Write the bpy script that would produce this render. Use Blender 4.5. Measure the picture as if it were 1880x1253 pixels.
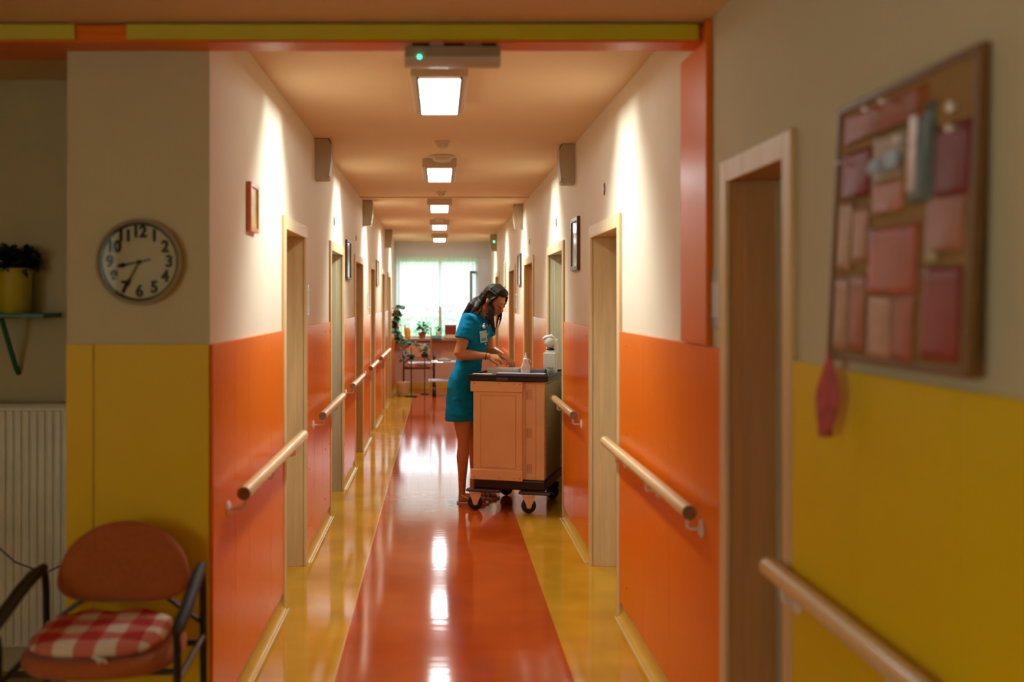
import bpy, bmesh, math, random
from mathutils import Vector, Matrix, noise
R = math.radians
PI = math.pi
rnd = random.Random(7)
for o in list(bpy.data.objects):
    bpy.data.objects.remove(o)
SC = bpy.context.scene
COL = SC.collection

# ------------------------------------------------------------------ camera
cd = bpy.data.cameras.new('camera')
cam = bpy.data.objects.new('camera', cd); COL.objects.link(cam)
cam.location = (0, 0, 1.6); cam.rotation_euler = (PI/2, 0, 0)
cd.sensor_width = 36; cd.lens = 36*1850/1880
cd.shift_x = 133/1880; cd.shift_y = -74.5/1880
cd.clip_start = .05; cd.clip_end = 200
cd.dof.use_dof = True; cd.dof.focus_distance = 7.85; cd.dof.aperture_fstop = 1.6
SC.camera = cam
SC.view_settings.view_transform = 'Standard'; SC.view_settings.look = 'None'
SC.view_settings.gamma = 1; SC.view_settings.use_curve_mapping = False
SC.view_settings.exposure = 0.45
SC.cycles.caustics_reflective = False; SC.cycles.caustics_refractive = False

# ------------------------------------------------------------------ world
w = bpy.data.worlds.new('sky'); SC.world = w; w.use_nodes = True
bg = w.node_tree.nodes['Background']
bg.inputs[0].default_value = (.87, .95, 1.0, 1); bg.inputs[1].default_value = 3.1

# ------------------------------------------------------------------ lamps
def area(name, loc, sx, sy, power, color, rot=(0, 0, 0), spread=180):
    l = bpy.data.lights.new(name, 'AREA'); l.shape = 'RECTANGLE'; l.size = sx; l.size_y = sy
    l.energy = power; l.color = color; l.spread = R(spread)
    o = bpy.data.objects.new(name, l); COL.objects.link(o); o.location = loc; o.rotation_euler = rot
    return o
LAMP_Y = [4.93, 8.0, 10.95, 13.75, 16.6]
def batwing(l, cut0, cut1):
    # photometric distribution of a louvred corridor luminaire: wide across the corridor, narrow along it
    l.use_nodes = True; nt = l.node_tree; N = nt.nodes; L = nt.links; em = N['Emission']
    ge = N.new('ShaderNodeNewGeometry'); sp = N.new('ShaderNodeSeparateXYZ'); L.new(ge.outputs['Incoming'], sp.inputs[0])
    def mth(op, a, b=None):
        n = N.new('ShaderNodeMath'); n.operation = op
        for q, v in enumerate((a, b)):
            if v is None: continue
            if isinstance(v, (int, float)): n.inputs[q].default_value = v
            else: L.new(v, n.inputs[q])
        return n.outputs[0]
    az = mth('MAXIMUM', mth('ABSOLUTE', sp.outputs[2]), .12)
    ty = mth('DIVIDE', mth('ABSOLUTE', sp.outputs[1]), az)
    mr = N.new('ShaderNodeMapRange'); mr.interpolation_type = 'SMOOTHSTEP'; L.new(ty, mr.inputs[0])
    mr.inputs[1].default_value = cut0; mr.inputs[2].default_value = cut1; mr.inputs[3].default_value = 1; mr.inputs[4].default_value = .09
    L.new(mth('MULTIPLY', mr.outputs[0], mth('DIVIDE', .45, az)), em.inputs['Strength'])
area('lobby_fill', (-3.15, -1.5, 1.65), 1.2, 2.4, 17, (.88, 1.0, .74), (0, R(-90), 0))  # added fill light, brightens and greens the dim lobby from inside the unseen window
LAMP_W = 48
for y in LAMP_Y:
    o = area('lamp_light', (0, y+.03, 2.583), .16, .5, LAMP_W, (.86, .99, 1.0))
    batwing(o.data, .35, 1.25)
# ------------------------------------------------------------------ materials
def principled(name):
    m = bpy.data.materials.new(name); m.use_nodes = True
    nt = m.node_tree; return m, nt, nt.nodes['Principled BSDF']
def mat(name, col, rough=.5, var=.06, scale=8, metal=0, bump=0, bscale=60, spec=.5, coat=0, emit=None, es=0,
        stretch=(1, 1, 1), alpha=1, trans=0, sheen=0):
    m, nt, p = principled(name)
    tc = nt.nodes.new('ShaderNodeTexCoord'); mp = nt.nodes.new('ShaderNodeMapping')
    mp.inputs['Scale'].default_value = stretch
    nt.links.new(tc.outputs['Object'], mp.inputs[0])
    n = nt.nodes.new('ShaderNodeTexNoise'); n.inputs['Scale'].default_value = scale; n.inputs['Detail'].default_value = 4
    nt.links.new(mp.outputs[0], n.inputs['Vector'])
    r = nt.nodes.new('ShaderNodeValToRGB')
    r.color_ramp.elements[0].position = .3; r.color_ramp.elements[1].position = .7
    r.color_ramp.elements[0].color = tuple(max(0, c*(1-var)) for c in col)+(1,)
    r.color_ramp.elements[1].color = tuple(min(1, c*(1+var)) for c in col)+(1,)
    nt.links.new(n.outputs[0], r.inputs[0]); nt.links.new(r.outputs[0], p.inputs['Base Color'])
    p.inputs['Roughness'].default_value = rough; p.inputs['Metallic'].default_value = metal
    p.inputs['Specular IOR Level'].default_value = spec; p.inputs['Coat Weight'].default_value = coat
    p.inputs['Coat Roughness'].default_value = .12; p.inputs['Transmission Weight'].default_value = trans
    p.inputs['Sheen Weight'].default_value = sheen
    if bump:
        b = nt.nodes.new('ShaderNodeBump'); b.inputs['Strength'].default_value = bump; b.inputs['Distance'].default_value = .01
        n2 = nt.nodes.new('ShaderNodeTexNoise'); n2.inputs['Scale'].default_value = bscale; n2.inputs['Detail'].default_value = 3
        nt.links.new(mp.outputs[0], n2.inputs['Vector'])
        nt.links.new(n2.outputs[0], b.inputs['Height']); nt.links.new(b.outputs[0], p.inputs['Normal'])
    if emit:
        p.inputs['Emission Color'].default_value = emit+(1,); p.inputs['Emission Strength'].default_value = es
    return m
M = {}
M['wall'] = mat('cream_paint', (.76, .64, .48), .75, .02, 3, bump=.15, bscale=180, spec=.25)
M['lobbywall'] = mat('olive_cream_paint', (.60, .54, .34), .75, .02, 3, bump=.15, bscale=180, spec=.2)
M['ceil'] = mat('ceiling_paint', (.82, .60, .37), .85, .02, 3, bump=.1, bscale=150, spec=.2)

M['endwall'] = mat('end_wall_paint', (.74, .76, .82), .8, .02, 3)
M['endpink'] = mat('end_dado', (.58, .33, .22), .5, .03, 3)
M['orange'] = mat('orange_laminate', (.80, .165, .004), .25, .03, 2, bump=.04, bscale=6, spec=.14)
M['yellow'] = mat('yellow_laminate', (.78, .53, .005), .45, .03, 2, spec=.22)
M['olive'] = mat('olive_edging', (.58, .50, .010), .45, .04, 4)
M['oframe'] = mat('orange_board', (.78, .17, .006), .32, .04, 4, spec=.15, bump=.05, bscale=30)
M['wood'] = mat('pale_beech', (.70, .49, .24), .45, .10, 5, stretch=(6, 6, .6), bump=.05, bscale=40)
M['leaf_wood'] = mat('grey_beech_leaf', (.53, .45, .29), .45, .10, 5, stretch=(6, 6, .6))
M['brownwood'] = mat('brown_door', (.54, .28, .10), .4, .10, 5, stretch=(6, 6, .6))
M['rail'] = mat('beech_rail', (.72, .50, .22), .30, .08, 6, stretch=(4, .5, 4), coat=.3)
M['railend'] = mat('dark_end_grain', (.22, .13, .06), .6, .2, 60)
M['metal'] = mat('white_metal', (.78, .72, .62), .3, .02, 5)
M['steel'] = mat('brushed_steel', (.6, .6, .58), .3, .05, 20, metal=1)
M['skirt'] = mat('coved_skirting', (.62, .36, .05), .25, .05, 5)
M['skirtlip'] = mat('skirting_lip', (.75, .55, .30), .25, .03, 5)
M['lampbody'] = mat('lamp_housing', (.66, .52, .36), .5, .02, 5)
M['glow'] = mat('lamp_diffuser', (.9, .9, .85), .4, 0, 5, emit=(1, .96, .88), es=5)
M['black'] = mat('black_metal', (.012, .012, .013), .32, .05, 20)
M['rubber'] = mat('black_rubber', (.015, .015, .016), .6, .1, 20)
M['green_led'] = mat('green_led', (0, .8, .4), .4, 0, 5, emit=(.02, 1, .45), es=6)
M['greylens'] = mat('grey_lens', (.36, .34, .28), .25, .05, 5)
M['beigebox'] = mat('beige_plastic', (.46, .36, .23), .5, .03, 5)
M['white'] = mat('white_plastic', (.80, .78, .72), .35, .02, 5)
M['darkwood'] = mat('dark_wood_frame', (.09, .035, .015), .35, .2, 10)
M['goldwood'] = mat('gold_wood_frame', (.55, .38, .12), .4, .1, 10)
M['orangewood'] = mat('orange_frame', (.75, .20, .05), .35, .05, 10)

def floor_mat():
    m, nt, p = principled('glossy_linoleum')
    N = nt.nodes; L = nt.links
    tc = N.new('ShaderNodeTexCoord'); sx = N.new('ShaderNodeSeparateXYZ'); L.new(tc.outputs['Object'], sx.inputs[0])
    def m2(op, a, b):
        n = N.new('ShaderNodeMath'); n.operation = op
        for i, v in enumerate((a, b)):
            if isinstance(v, (int, float)): n.inputs[i].default_value = v
            else: L.new(v, n.inputs[i])
        return n.outputs[0]
    ins = m2('MULTIPLY', m2('GREATER_THAN', sx.outputs[0], -.445), m2('LESS_THAN', sx.outputs[0], .565))
    ins = m2('MULTIPLY', ins, m2('LESS_THAN', sx.outputs[1], 19))
    n1 = N.new('ShaderNodeTexNoise'); n1.inputs['Scale'].default_value = 2.5; n1.inputs['Detail'].default_value = 2; n1.inputs['Roughness'].default_value = .55
    L.new(tc.outputs['Object'], n1.inputs['Vector'])
    def ramp(a, b):
        r = N.new('ShaderNodeValToRGB'); r.color_ramp.elements[0].position = .35; r.color_ramp.elements[1].position = .68
        r.color_ramp.elements[0].color = a+(1,); r.color_ramp.elements[1].color = b+(1,)
        L.new(n1.outputs[0], r.inputs[0]); return r.outputs[0]
    yel = ramp((.50, .245, .012), (.66, .35, .024)); red = ramp((.41, .056, .004), (.50, .076, .006))
    mx = N.new('ShaderNodeMix'); mx.data_type = 'RGBA'; L.new(ins, mx.inputs[0]); L.new(yel, mx.inputs[6]); L.new(red, mx.inputs[7])
    edge = m2('LESS_THAN', m2('ABSOLUTE', m2('ADD', sx.outputs[0], .445), 0), .004)
    m3 = N.new('ShaderNodeMix'); m3.data_type = 'RGBA'; L.new(edge, m3.inputs[0]); L.new(mx.outputs[2], m3.inputs[6]); m3.inputs[7].default_value = (.75, .42, .16, 1)
    L.new(m3.outputs[2], p.inputs['Base Color'])
    n2 = N.new('ShaderNodeTexNoise'); n2.inputs['Scale'].default_value = .6; n2.inputs['Detail'].default_value = 1
    L.new(tc.outputs['Object'], n2.inputs['Vector'])
    rr = N.new('ShaderNodeMapRange'); L.new(n2.outputs[0], rr.inputs[0]); rr.inputs[1].default_value = .3; rr.inputs[2].default_value = .7
    rr.inputs[3].default_value = .07; rr.inputs[4].default_value = .11; L.new(rr.outputs[0], p.inputs['Roughness'])
    b = N.new('ShaderNodeBump'); b.inputs['Strength'].default_value = .08; b.inputs['Distance'].default_value = .004
    n3 = N.new('ShaderNodeTexNoise'); n3.inputs['Scale'].default_value = 5; n3.inputs['Detail'].default_value = 1
    mp3 = N.new('ShaderNodeMapping'); mp3.inputs['Scale'].default_value = (.6, 4, 1); L.new(tc.outputs['Object'], mp3.inputs[0]); L.new(mp3.outputs[0], n3.inputs['Vector'])
    L.new(n3.outputs[0], b.inputs['Height']); L.new(b.outputs[0], p.inputs['Normal'])
    p.inputs['Specular IOR Level'].default_value = .5
    return m
M['floor'] = floor_mat()

def check_mat():
    m, nt, p = principled('red_white_check'); N = nt.nodes; L = nt.links
    tc = N.new('ShaderNodeTexCoord'); sx = N.new('ShaderNodeSeparateXYZ'); L.new(tc.outputs['Object'], sx.inputs[0])
    def band(out, off):
        a = N.new('ShaderNodeMath'); a.operation = 'MULTIPLY_ADD'; L.new(out, a.inputs[0]); a.inputs[1].default_value = 1/.125; a.inputs[2].default_value = off
        f = N.new('ShaderNodeMath'); f.operation = 'FRACT'; L.new(a.outputs[0], f.inputs[0])
        g = N.new('ShaderNodeMath'); g.operation = 'GREATER_THAN'; L.new(f.outputs[0], g.inputs[0]); g.inputs[1].default_value = .5
        return g.outputs[0]
    a = band(sx.outputs[0], .3); b = band(sx.outputs[1], .1)
    s = N.new('ShaderNodeMath'); s.operation = 'ADD'; L.new(a, s.inputs[0]); L.new(b, s.inputs[1])
    d = N.new('ShaderNodeMath'); d.operation = 'DIVIDE'; L.new(s.outputs[0], d.inputs[0]); d.inputs[1].default_value = 2
    r = N.new('ShaderNodeValToRGB'); r.color_ramp.interpolation = 'CONSTANT'
    e = r.color_ramp.elements; e[0].color = (.48, .02, .012, 1); e[0].position = 0; e[1].position = .4; e[1].color = (.62, .16, .11, 1)
    e2 = e.new(.9); e2.color = (.72, .62, .48, 1)
    L.new(d.outputs[0], r.inputs[0]); L.new(r.outputs[0], p.inputs['Base Color']); p.inputs['Roughness'].default_value = .9
    return m
M['check'] = check_mat()
def curtain_mat():
    m = bpy.data.materials.new('sheer_voile'); m.use_nodes = True; nt = m.node_tree; N = nt.nodes; L = nt.links
    N.remove(N['Principled BSDF']); out = N['Material Output']
    t = N.new('ShaderNodeBsdfTranslucent'); t.inputs[0].default_value = (.86, .90, .96, 1)
    d = N.new('ShaderNodeBsdfDiffuse'); d.inputs[0].default_value = (.85, .87, .92, 1)
    tr = N.new('ShaderNodeBsdfTransparent'); tr.inputs[0].default_value = (1, 1, 1, 1)
    a = N.new('ShaderNodeMixShader'); a.inputs[0].default_value = .15; L.new(t.outputs[0], a.inputs[1]); L.new(d.outputs[0], a.inputs[2])
    b = N.new('ShaderNodeMixShader'); b.inputs[0].default_value = .10
    L.new(a.outputs[0], b.inputs[1]); L.new(tr.outputs[0], b.inputs[2]); L.new(b.outputs[0], out.inputs[0])
    return m
M['voile'] = curtain_mat()
def glass_mat():
    m = bpy.data.materials.new('window_glass'); m.use_nodes = True; nt = m.node_tree; N = nt.nodes; L = nt.links
    N.remove(N['Principled BSDF']); out = N['Material Output']
    g = N.new('ShaderNodeBsdfGlossy'); g.inputs['Roughness'].default_value = .02
    tr = N.new('ShaderNodeBsdfTransparent'); b = N.new('ShaderNodeMixShader'); b.inputs[0].default_value = .06
    L.new(tr.outputs[0], b.inputs[1]); L.new(g.outputs[0], b.inputs[2]); L.new(b.outputs[0], out.inputs[0])
    return m
M['glass'] = glass_mat()
def c(name, col, rough=.5, **k):
    if name not in M: M[name] = mat(name, col, rough, **k)
    return M[name]

# ------------------------------------------------------------------ geometry helpers
class G:
    def __init__(s): s.bm = bmesh.new()
    def box(s, x0, x1, y0, y1, z0, z1, bev=0, T=None):
        if x0 > x1: x0, x1 = x1, x0
        m = Matrix.Translation(((x0+x1)/2, (y0+y1)/2, (z0+z1)/2)) @ Matrix.Diagonal((x1-x0, y1-y0, z1-z0, 1))
        if T is not None: m = T @ m
        g = bmesh.ops.create_cube(s.bm, size=1, matrix=m)
        if bev:
            es = list({e for v in g['verts'] for e in v.link_edges})
            bmesh.ops.bevel(s.bm, geom=es, offset=bev, segments=2, affect='EDGES', profile=.5)
        return s
    def tube(s, pts, r, seg=12, cap=True):
        pts = [Vector(p) for p in pts]; n = len(pts)
        rs = list(r) if isinstance(r, list) or (isinstance(r, tuple) and len(r) == n and n != 2) else [r]*n
        rings = []; prev = None
        for i, p in enumerate(pts):
            if i == 0: t = pts[1]-pts[0]
            elif i == n-1: t = pts[-1]-pts[-2]
            else: t = (pts[i+1]-pts[i]).normalized()+(pts[i]-pts[i-1]).normalized()
            t.normalize()
            if prev is None:
                u = Vector((0, 0, 1)) if abs(t.z) < .9 else Vector((1, 0, 0))
            else: u = prev
            a = (u-t*u.dot(t)).normalized(); b = t.cross(a); prev = a
            rr = rs[i]; ra, rb = rr if isinstance(rr, tuple) else (rr, rr)
            rings.append([s.bm.verts.new(p+a*ra*math.cos(2*PI*k/seg)+b*rb*math.sin(2*PI*k/seg)) for k in range(seg)])
        for A, B in zip(rings, rings[1:]):
            for k in range(seg):
                s.bm.faces.new((A[k], A[(k+1) % seg], B[(k+1) % seg], B[k]))
        if cap:
            s.bm.faces.new(rings[0][::-1]); s.bm.faces.new(rings[-1])
        return s
    def loft(s, secs, seg=24, n=None):
        # secs: (center, ax, ay, half_a, half_b); closed both ends
        rings = []
        for (p, ax, ay, a, b) in secs:
            p = Vector(p); ax = Vector(ax).normalized(); ay = Vector(ay).normalized()
            ring = []
            for k in range(seg):
                t = 2*PI*k/seg; cx, sy = math.cos(t), math.sin(t)
                if n: cx = math.copysign(abs(cx)**(2/n), cx); sy = math.copysign(abs(sy)**(2/n), sy)
                ring.append(s.bm.verts.new(p+ax*a*cx+ay*b*sy))
            rings.append(ring)
        for A, B in zip(rings, rings[1:]):
            for k in range(seg): s.bm.faces.new((A[k], A[(k+1) % seg], B[(k+1) % seg], B[k]))
        s.bm.faces.new(rings[0][::-1]); s.bm.faces.new(rings[-1]); return s
    def ball(s, p, r, T=None, u=20, v=14):
        r = r if isinstance(r, (tuple, list)) else (r, r, r)
        m = Matrix.Translation(p) @ (T if T is not None else Matrix.Identity(4)) @ Matrix.Diagonal((*r, 1))
        bmesh.ops.create_uvsphere(s.bm, u_segments=u, v_segments=v, radius=1, matrix=m); return s
    def cyl(s, p0, p1, r, seg=20):
        return s.tube([p0, p1], r, seg)
    def lathe(s, prof, center=(0, 0, 0), seg=28, axis='z'):
        rings = []
        for (r, h) in prof:
            ring = []
            for k in range(seg):
                t = 2*PI*k/seg; a, b = r*math.cos(t), r*math.sin(t)
                v = {'z': (a, b, h), 'y': (a, h, b), 'x': (h, a, b)}[axis]
                ring.append(s.bm.verts.new(Vector(center)+Vector(v)))
            rings.append(ring)
        for A, B in zip(rings, rings[1:]):
            for k in range(seg): s.bm.faces.new((A[k], A[(k+1) % seg], B[(k+1) % seg], B[k]))
        s.bm.faces.new(rings[0][::-1]); s.bm.faces.new(rings[-1]); return s
    def poly(s, pts, depth):
        # prism: polygon extruded by vector depth
        a = [s.bm.verts.new(p) for p in pts]; b = [s.bm.verts.new(Vector(p)+Vector(depth)) for p in pts]
        s.bm.faces.new(a[::-1]); s.bm.faces.new(b)
        n = len(a)
        for i in range(n): s.bm.faces.new((a[i], a[(i+1) % n], b[(i+1) % n], b[i]))
        return s
    def leaf(s, p, d, up, L, W, bend=.3):
        p = Vector(p); d = Vector(d).normalized(); up = Vector(up); sd = d.cross(up)
        if sd.length < 1e-4: sd = Vector((1, 0, 0))
        sd.normalize(); up = sd.cross(d).normalized(); rows = []
        for i, (t, wv) in enumerate(((0, .08), (.25, .75), (.5, 1), (.75, .7), (1, .05))):
            q = p+d*L*t-up*bend*L*t*t
            rows.append([s.bm.verts.new(q-sd*W*wv*.5+up*W*.12*wv), s.bm.verts.new(q), s.bm.verts.new(q+sd*W*wv*.5+up*W*.12*wv)])
        for A, B in zip(rows, rows[1:]):
            s.bm.faces.new((A[0], A[1], B[1], B[0])); s.bm.faces.new((A[1], A[2], B[2], B[1]))
        return s
    def build(s, name, m, parent=None, world=False, smooth=40, voxel=0, sm=0, wm=None):
        bm = s.bm; bmesh.ops.recalc_face_normals(bm, faces=bm.faces)
        me = bpy.data.meshes.new(name); bm.to_mesh(me); bm.free()
        o = bpy.data.objects.new(name, me); COL.objects.link(o)
        if voxel:
            md = o.modifiers.new('r', 'REMESH'); md.mode = 'VOXEL'; md.voxel_size = voxel
            if sm:
                m2 = o.modifiers.new('s', 'SMOOTH'); m2.iterations = sm; m2.factor = .5
            dg = bpy.context.evaluated_depsgraph_get(); dg.update()
            me2 = bpy.data.meshes.new_from_object(o.evaluated_get(dg)); o.modifiers.clear(); o.data = me2; bpy.data.meshes.remove(me); me = me2
            me.name = name
        if smooth:
            if voxel:
                for p in me.polygons: p.use_smooth = True
            else:
                b2 = bmesh.new(); b2.from_mesh(me); lim = R(smooth)
                for f in b2.faces: f.smooth = True
                for e in b2.edges:
                    if len(e.link_faces) == 2 and e.calc_face_angle(0) > lim: e.smooth = False
                b2.to_mesh(me); b2.free()
        me.materials.clear(); me.materials.append(m)
        if world and parent is not None:
            W = root_matrix(parent); me.transform(W.inverted())
        if parent is not None: o.parent = parent
        return o
def root_matrix(o):
    Mx = Matrix.Identity(4)
    while o is not None:
        Mx = o.matrix_basis @ Mx; o = o.parent
    return Mx
def tag(o, label=None, cat=None, group=None, kind=None):
    if label: o['label'] = label
    if cat: o['category'] = cat
    if group: o['group'] = group
    if kind: o['kind'] = kind
    return o
def thing(name, label, cat, loc=(0, 0, 0), rz=0, group=None):
    o = bpy.data.objects.new(name, None); COL.objects.link(o); o.location = loc; o.rotation_euler = (0, 0, rz)
    o.empty_display_size = .1
    return tag(o, label, cat, group)
def struct(name, g, m, **k):
    return tag(g.build(name, m, smooth=k.get('smooth', 0)), kind='structure')
def dup(o, loc=None, rz=None, label=None, parent=None):
    d = o.copy(); COL.objects.link(d)
    if parent is not None: d.parent = parent
    if loc is not None: d.location = loc
    if rz is not None: d.rotation_euler = (0, 0, rz)
    if label: d['label'] = label
    for ch in list(o.children): dup(ch, parent=d)
    return d

# ------------------------------------------------------------------ room shell
XL, XR = -.818, .921            # corridor wall faces
YF, YE = 3.585, 18.3            # corridor mouth, end wall
CH, LH = 2.667, 2.553           # corridor and lobby ceilings
PZ = 1.444                      # top of the panelling
LD = [(5.22, 6.13), (7.45, 8.50), (9.62, 10.68), (11.75, 12.62), (14.0, 14.9), (15.75, 16.7)]
RD = [(2.60, 3.26), (5.085, 6.13), (7.40, 8.55), (9.80, 10.9), (12.2, 13.25), (15.5, 16.5)]
DH = 2.045; FW = .07; REC = .17; TH = .25

struct('floor', G().box(-3.4, 1.3, -3.2, 18.6, -.1, 0), M['floor'])
struct('ceiling', G().box(-1.32, 1.3, YF+.004, 18.6, CH, CH+.15), M['ceil'])
struct('ceiling_lobby', G().box(-3.4, 1.3, -3.2, YF, LH, LH+.3).box(-3.4, -1.33, YF, 4.6, LH, LH+.3), M['ceil'])
struct('trim_1', G().box(XL+.002, XR-.002, 10.36, 10.40, CH-.012, CH+.001), M['ceil'])

def wall_side(name, xf, sgn, y0, y1, doors, wm='wall'):
    # xf face plane, sgn: direction into the wall
    g = G(); xs = (xf, xf+sgn*TH); cur = y0
    for (a, b) in doors:
        g.box(xs[0], xs[1], cur, a+FW*.6, 0, CH); g.box(xs[0], xs[1], a+FW*.6, b-FW*.6, DH-FW*.6, CH)
        cur = b-FW*.6
    g.box(xs[0], xs[1], cur, y1, 0, CH)
    return struct(name, g, M[wm])
wl = wall_side('wall_left', XL, -1, YF+.3, YE, LD)
wr = wall_side('wall_right', XR, 1, 3.42, YE, RD[1:])
wr0 = wall_side('wall_right_lobby', XR, 1, -3.2, 3.42, RD[:1], 'lobbywall')
G0_ = struct('wall_corner', G().box(XL-.012, XL, YF+.003, YF+.3, 0, CH), M['wall'])
wf = struct('wall_front', G().box(-1.325, XL-.012, YF, YF+.3, 0, CH).box(XL-.012, XL, YF, YF+.003, 0, CH).box(-1.325, -1.075, YF+.3, 4.6, 0, CH), M['lobbywall'])
struct('wall_alcove', G().box(-3.4, -1.325, 4.35, 4.6, 0, CH), M['lobbywall'])
struct('wall_back', G().box(-3.4, 1.3, -3.2, -3.0, 0, LH), M['wall'])
wx = -3.2
struct('wall_lobby', G().box(wx-.2, wx, -3.2, -2.8, 0, LH).box(wx-.2, wx, -.2, 4.6, 0, LH).box(wx-.2, wx, -2.8, -.2, 0, 1.0).box(wx-.2, wx, -2.8, -.2, 2.3, LH), M['wall'])
# end wall with window opening
WX0, WX1, WZ0, WZ1 = -.78, .70, .90, 2.36
struct('wall_end', G().box(-1.3, WX0, YE, YE+.25, PZ, CH).box(WX1, 1.3, YE, YE+.25, PZ, CH)
       .box(WX0, WX1, YE, YE+.25, WZ1, CH), M['endwall'])
g = G().box(-1.3, 1.3, YE, YE+.25, 0, WZ0).box(-1.3, WX0, YE, YE+.25, WZ0, PZ).box(WX1, 1.3, YE, YE+.25, WZ0, PZ)
we = struct('wall_end_dado', g, M['endpink'])
struct('baseboard_end', G().box(XL, XR, YE-.02, YE, 0, .10), M['skirt'])

# panelling: boards with fine grooves, coved skirting below
def panel_run(name, parent, xf, sgn, y0, y1, seams, m, z0=.085, th=.012):
    ys = [y0]+[s for s in sorted(seams) if y0+.05 < s < y1-.05]+[y1]; g = G()
    for a, b in zip(ys, ys[1:]):
        g.box(xf-sgn*th, xf, a+.0015, b-.0015, z0, PZ, bev=.0015)
    return g.build(name, m, parent, smooth=0)
def skirt_run(parent, xf, sgn, y0, y1):
    n = 7; pts = []
    for i in range(n):
        t = i/(n-1)*PI/2; pts.append((xf-sgn*(.035-.035*math.sin(t)), y0, .035-.035*math.cos(t)))
    pts += [(xf-sgn*.002, y0, .085), (xf, y0, .085), (xf, y0, 0)]
    G().poly(pts, (0, y1-y0, 0)).build('skirting', M['skirt'], parent, smooth=50)
    G().tube([(xf-sgn*.036, y0, .002), (xf-sgn*.036, y1, .002)], .0035, 8).build('skirting_edge', M['skirtlip'], parent)
def runs(doors, y0, y1):
    cur = y0; out = []
    for a, b in doors: out.append((cur, a)); cur = b
    out.append((cur, y1)); return out
seamsL = [3.98, 4.27, 4.82, 6.5, 6.95, 7.2, 8.75, 9.2, 10.9, 11.3, 12.9, 13.4, 15.2]
seamsR = [4.0, 4.5, 6.8, 9.1, 11.5, 13.8, 14.6]
for a, b in runs(LD, YF, YE-.02):
    panel_run('wall_panel', wl, XL, -1, a, b, seamsL, M['orange']); skirt_run(wl, XL, -1, a, b)
for a, b in runs(RD[1:], 3.26, YE-.02):
    panel_run('wall_panel', wr, XR, 1, a, b, seamsR, M['orange']); skirt_run(wr, XR, 1, a, b)
panel_run('yellow_wall_panel', wr0, XR, 1, -2.9, 2.60, [1.18, 1.77, 2.2, .4, -.4, -1.4], M['yellow']); skirt_run(wr0, XR, 1, -2.9, 2.60)
g = G()
for a, b in ((-1.325, -1.2285), (-1.2255, XL-.0005)):
    g.box(a, b, YF-.012, YF, .085, PZ, bev=.0015)
g.build('yellow_wall_panel', M['yellow'], wf, smooth=0)
G().box(-1.325, XL, YF-.02, YF, 0, .085).build('skirting', M['skirt'], wf, smooth=0)

# screws along the panel edges
def screws(parent, xf, sgn, ys, zs):
    g = G()
    for y in ys:
        for z in zs: g.lathe([(.006, -sgn*.0115), (.006, -sgn*.0135), (.003, -sgn*.0145)], (xf, y, z), 10, 'x')
    tag(g.build('panel_screws', c('screw', (.35, .12, .03), .4), parent), kind='stuff')
screws(wl, XL, -1, (6.25, 7.1, 7.38, 8.65, 9.5), (.2, .55, .95, 1.38))
screws(wr, XR, 1, (6.25, 7.3, 4.9, 8.65), (.2, .55, .95, 1.38))

# portal: board across the corridor mouth and upright on the right wall
t1 = struct('trim_2', G().box(-3.2, XR-.001, 3.457, YF-.001, 2.487, 2.543, bev=.003).box(-3.2, -1.326, YF-.001, 3.72, 2.487, 2.543, bev=.003)
            .box(-1.246, -1.07, 3.452, 3.458, 2.516, 2.543), M['oframe'])
G().box(-3.2, -1.246, 3.440, 3.457, 2.493, 2.545, bev=.002).build('olive_edging', M['olive'], t1, smooth=0)
G().box(-1.07, .885, 3.440, 3.457, 2.493, 2.545, bev=.002).build('olive_edging', M['olive'], t1, smooth=0)
struct('trim_3', G().box(XR-.022, XR-.001, 3.40, 3.76, PZ+.004, 2.486, bev=.003).box(XR-.022, XR-.001, 3.40, 3.438, 2.480, 2.549, bev=.002), M['oframe'])

# doors
def door(n, xf, sgn, y0, y1, leafm, leafw, hside, jambm='wood'):
    g = G(); pr = .016; w = FW
    for ya, yb in ((y0, y0+w), (y1-w, y1)): g.box(xf-sgn*pr, xf, ya, yb, 0, DH, bev=.003)
    g.box(xf-sgn*pr, xf, y0+w, y1-w, DH-w, DH, bev=.003)
    d = tag(g.build('door_%d' % n, M[leafm], smooth=0), kind='structure')
    j = G(); d0 = xf+sgn*REC; lip = .045
    xa = xf-sgn*.012
    # jamb lining with a rebate step
    j.box(xa, d0, y0+w*.6, y0+w*.9, 0, DH-w*.6, bev=.002).box(xa, d0, y1-w*.9, y1-w*.6, 0, DH-w*.6, bev=.002)
    j.box(xa, d0, y0+w*.9, y1-w*.9, DH-w*.9, DH-w*.6, bev=.002)
    j.box(xf+sgn*lip, d0, y0+w*.9, y0+w*.9+.012, 0, DH-w*.9, bev=.002).box(xf+sgn*lip, d0, y1-w*.9-.012, y1-w*.9, 0, DH-w*.9, bev=.002)
    j.build('door_jamb', M[jambm], d, smooth=0)
    lf = G().box(d0-sgn*.03, d0+sgn*.015, y0+w*.9+.013, y1-w*.9-.013, .006, DH-w*.9-.003, bev=.002).build('door_leaf', M[leafw], d, smooth=0)
    G().box(d0+sgn*.016, d0+sgn*.06, y0+w*.6, y1-w*.6, 0, DH-w*.6).build('door_backing', M[leafw], d, smooth=0)
    hy = y0+w+.07 if hside < 0 else y1-w-.07; s_ = 1 if hside < 0 else -1
    hx = d0-sgn*.03
    G().box(hx-sgn*.004, hx, hy-.02, hy+.02, .94, 1.14, bev=.002).tube([(hx, hy, 1.05), (hx-sgn*.045, hy, 1.05), (hx-sgn*.05, hy+s_*.02, 1.05), (hx-sgn*.05, hy+s_*.12, 1.05)], .009, 10).build('door_handle', M['steel'], lf)
    return d
k = 1
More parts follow.
